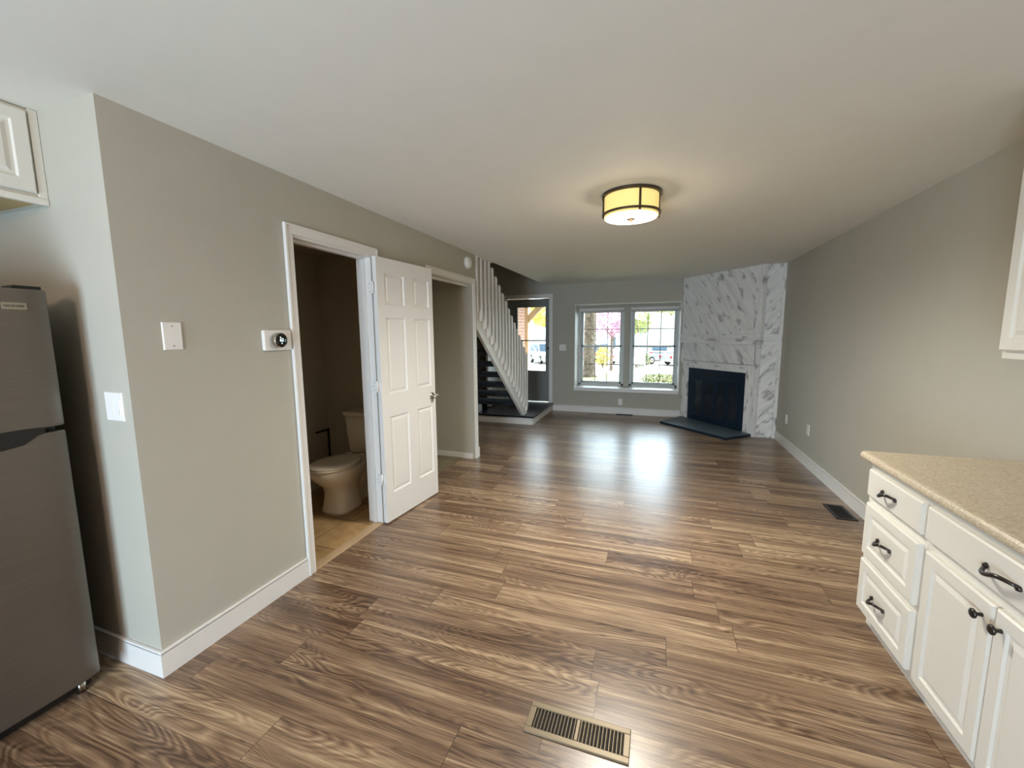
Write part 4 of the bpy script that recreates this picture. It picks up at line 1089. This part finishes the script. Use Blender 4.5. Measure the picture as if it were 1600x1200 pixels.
# cars
MT['tyre'] = plain('tyre_rubber', srgb(38, 38, 40), 0.8)
MT['carglass'] = plain('car_glass', srgb(60, 84, 104), 0.06, spec=0.8)
MT['silver'] = plain('silver_car_paint', srgb(182, 186, 190), 0.25, metal=0.5)
MT['white_car'] = plain('white_car_paint', srgb(225, 226, 226), 0.2)
MT['grey_car'] = plain('grey_car_paint', srgb(150, 154, 158), 0.25, metal=0.4)
MT['red'] = plain('red_tail_lamp', srgb(190, 40, 48), 0.2)
def car(x, y, rz, paint, label, L=4.4, Wd=1.78, Hh=1.5, boxy=False):
    """local x = forward"""
    t = thing('car', (x, y, gz(y)), label, 'car', 'parked cars', rz=rz)
    f = Matrix.Translation((x, y, gz(y))) @ Matrix.Rotation(rz, 4, 'Z')
    h = L / 2; hw = Wd / 2
    if boxy: prof = [(-h, 0.35), (-h, 0.95), (-h + 0.08, 1.02), (-h + 0.16, Hh - 0.05), (-h + 0.3, Hh), (h * 0.16, Hh), (h * 0.30, 1.02), (h - 0.12, 0.98), (h, 0.9), (h, 0.35)]
    else: prof = [(-h, 0.32), (-h, 0.80), (-h + 0.06, 0.90), (-h + 0.5, 0.97), (-h + 1.05, Hh - 0.06), (-h + 1.5, Hh), (h * 0.05, Hh - 0.02), (h * 0.45, 0.96), (h - 0.2, 0.84), (h, 0.66), (h, 0.32)]
    bm = bmesh.new()
    def sec(yy, inset): return [bm.verts.new((p[0] * (1 - 0.02 * inset), yy * (1.0 if p[1] < 1.0 else 0.84), p[1])) for p in prof]
    a = sec(-hw, 0); b = sec(hw, 0); n = len(prof)
    bm.faces.new(a); bm.faces.new(b[::-1])
    for i in range(n): bm.faces.new((a[i], b[i], b[(i + 1) % n], a[(i + 1) % n]))
    bmesh.ops.recalc_face_normals(bm, faces=bm.faces[:])
    bmesh.ops.bevel(bm, geom=bm.edges[:], offset=0.05, segments=2, profile=0.6, affect='EDGES')
    MB(f).from_bm(bm, False).build('car_body', paint, t, f)
    if boxy: win = [(-h + 0.24, 1.06), (-h + 0.30, Hh - 0.13), (h * 0.12, Hh - 0.13), (h * 0.22, 1.06)]; ws0, ws1 = (h * 0.17, Hh - 0.10), (h * 0.275, 1.06); rw0, rw1 = (-h + 0.14, Hh - 0.14), (-h + 0.085, 1.08)
    else: win = [(-h + 0.86, 1.02), (-h + 1.18, Hh - 0.13), (h * 0.02, Hh - 0.14), (h * 0.34, 1.02)]; ws0, ws1 = (h * 0.10, Hh - 0.09), (h * 0.40, 1.02); rw0, rw1 = (-h + 1.0, Hh - 0.12), (-h + 0.56, 1.02)
    for s in (-1, 1):
        m = MB(f); yy = s * (hw * 0.84); top = [(p[0], s * (hw * (0.845 if p[1] > 1.2 else 0.90)), p[1]) for p in win]
        m.add(top + [(q[0], q[1] - s * 0.05, q[2]) for q in top], [(0, 1, 2, 3), (7, 6, 5, 4), (0, 4, 5, 1), (1, 5, 6, 2), (2, 6, 7, 3), (3, 7, 4, 0)]); m.build('side_window', MT['carglass'], t, f)
    for nm, (p0, p1), dx in (('windscreen', (ws0, ws1), 0.05), ('rear_window', (rw0, rw1), -0.05)):
        m = MB(f); ww = hw * 0.74
        m.add([(p0[0], -ww, p0[1]), (p0[0], ww, p0[1]), (p1[0], ww, p1[1]), (p1[0], -ww, p1[1]), (p0[0] + dx, -ww, p0[1] + 0.01), (p0[0] + dx, ww, p0[1] + 0.01), (p1[0] + dx, ww, p1[1] + 0.01), (p1[0] + dx, -ww, p1[1] + 0.01)],
              [(0, 1, 2, 3), (7, 6, 5, 4), (0, 4, 5, 1), (1, 5, 6, 2), (2, 6, 7, 3), (3, 7, 4, 0)]); m.build(nm, MT['carglass'], t, f)
    wr = 0.38 if boxy else 0.32
    for sx in (-1, 1):
        for sy in (-1, 1):
            m = MB(f); cx = sx * (h - 0.82); m.lathe([(0.0, -0.10), (wr * 0.6, -0.10), (wr * 0.95, -0.10), (wr, -0.07), (wr, 0.07), (wr * 0.95, 0.10), (wr * 0.6, 0.10), (0, 0.10)], (cx, sy * (hw - 0.09), wr), (0, 1, 0), 22)
            w_ = m.build('wheel', MT['tyre'], t, f)
            m = MB(f); m.lathe([(0.0, 0.112), (wr * 0.55, 0.108), (wr * 0.6, 0.10)], (cx, sy * (hw - 0.09), wr), (0, sy, 0), 18); m.build('rim', MT['chrome'], w_, f)
    for s in (-1, 1):
        MB(f).bbox(-h - 0.02, -h + 0.06, s * (hw - 0.18) - 0.13, s * (hw - 0.18) + 0.13, 0.62, 0.82, 0.01).build('tail_lamp', MT['red'], t, f)
        MB(f).bbox(h - 0.10, h + 0.01, s * (hw - 0.22) - 0.15, s * (hw - 0.22) + 0.15, 0.58, 0.72, 0.01).build('head_lamp', MT['chrome'], t, f)
    MB(f).bbox(-h - 0.04, -h + 0.05, -hw + 0.05, hw - 0.05, 0.33, 0.52, 0.02).build('rear_bumper', paint, t, f)
    MB(f).bbox(h - 0.05, h + 0.04, -hw + 0.05, hw - 0.05, 0.33, 0.52, 0.02).build('front_bumper', paint, t, f)
    return t
car(0.1, 35.8, math.radians(35), MT['silver'], 'silver car parked in the street outside the left window')
car(4.6, 35.8, math.radians(35), MT['silver'], 'silver car parked farther right, seen beside the fireplace')
car(-3.2, 39.5, math.radians(75), MT['grey_car'], 'grey car parked behind the large tree trunk', boxy=True, Hh=1.7)
car(2.5, 42.0, math.radians(85), MT['grey_car'], 'grey car seen end on between the two silver cars')
car(-7.45, 35.1, math.radians(-56), MT['white_car'], 'white boxy off road car seen through the front door glass', L=4.2, Wd=1.85, Hh=1.82, boxy=True)

# neighbouring houses, fence, porch
MT['siding'] = plain('white_siding', srgb(238, 236, 236), 0.7, var=0.02)
MT['bluesiding'] = plain('blue_grey_siding', srgb(120, 136, 150), 0.7, var=0.03)
MT['roof'] = plain('grey_roof_shingle', srgb(120, 116, 114), 0.9, var=0.1)
MT['tanwood'] = plain('tan_painted_timber', srgb(184, 160, 128), 0.6, var=0.03)
def m_brick():
    t = NT('red_brown_brick'); b = t.n('ShaderNodeTexBrick'); co = t.coord()
    sp = t.n('ShaderNodeSeparateXYZ'); t.l(co, sp.inputs[0]); cb_ = t.n('ShaderNodeCombineXYZ')
    t.l(t.math('ADD', sp.outputs[0], sp.outputs[1]), cb_.inputs[0]); t.l(sp.outputs[2], cb_.inputs[1])
    t.l(cb_.outputs[0], b.inputs['Vector'])
    b.inputs['Color1'].default_value = srgb(158, 104, 88); b.inputs['Color2'].default_value = srgb(178, 128, 108); b.inputs['Mortar'].default_value = srgb(190, 180, 168)
    b.inputs['Scale'].default_value = 1.0; b.inputs['Brick Width'].default_value = 0.21; b.inputs['Row Height'].default_value = 0.075; b.inputs['Mortar Size'].default_value = 0.008
    t.base(b.outputs[0]); t.b.inputs['Roughness'].default_value = 0.85
    return t.m
MT['brick'] = m_brick()
def house(x0, x1, y0, y1, h, mat, label, cols, name='house'):
    t = thing(name, ((x0 + x1) / 2, (y0 + y1) / 2, -1.2), label, 'house', 'houses across the street')
    MB().box(x0, x1, y0, y1, -1.2, h).build('wall', mat, t)
    xm = (x0 + x1) / 2
    MB().prism([(x0 - 0.4, h + 0.001), (x1 + 0.4, h + 0.001), (x1 + 0.4, h + 0.15), (xm, h + (x1 - x0) * 0.25), (x0 - 0.4, h + 0.15)], 'y', y0 - 0.4, y1 + 0.4).build('roof', MT['roof'], t)
    for (cx, cz) in cols:
        w_ = MB().bbox(cx - 0.55, cx + 0.55, y0 - 0.06, y0 + 0.02, cz - 0.7, cz + 0.7, 0.01).build('window', MT['winframe'], t)
        MB().box(cx - 0.46, cx + 0.46, y0 - 0.07, y0 - 0.055, cz - 0.6, cz + 0.6).build('pane', MT['carglass'], w_)
house(1.0, 9.0, 50, 58, 5.2, MT['siding'], 'white sided house filling the right window', [(6.6, 1.2), (6.6, 3.9)])
house(-4.2, 0.5, 62, 70, 2.6, MT['bluesiding'], 'blue grey house beside the white house', [(0.1, 0.9), (-2.2, 0.9)])
t = thing('picket_fence', (-10, 42, -1.2), 'tall white board fence behind the off road car', 'fence')
for k in range(48):
    x = -15.6 + k * 0.205; MB().bbox(x, x + 0.185, 42.0, 42.03, -1.2, 1.25 + 0.06 * (k % 2), 0.006).build('board', MT['siding'], t)
for z in (-0.6, 0.7): MB().box(-15.6, -5.8, 42.03, 42.09, z, z + 0.09).build('rail', MT['siding'], t)
MB_ = MB().box(-1.62, -1.085, 8.3, 8.85, -0.2, 2.75)
tag(MB_.build('brick_pillar', MT['brick']), 'red brick pillar on the porch seen through the front door', 'pillar')
t = thing('porch_post', (-1.18, 9.25, 0.05), 'tan timber porch post with a slanted brace outside the front door', 'post')
MB().bbox(-1.262, -1.100, 9.17, 9.33, 0.05, 2.65, 0.006).build('post', MT['tanwood'], t)
m = MB(); m.prism([(-1.10, 1.78), (-1.10, 1.98), (-0.55, 2.52), (-0.37, 2.52)], 'y', 9.19, 9.31); m.build('brace', MT['tanwood'], t)
MB().bbox(-2.2, 0.6, 9.16, 9.34, 2.65, 2.84, 0.006).build('beam', MT['tanwood'], t)
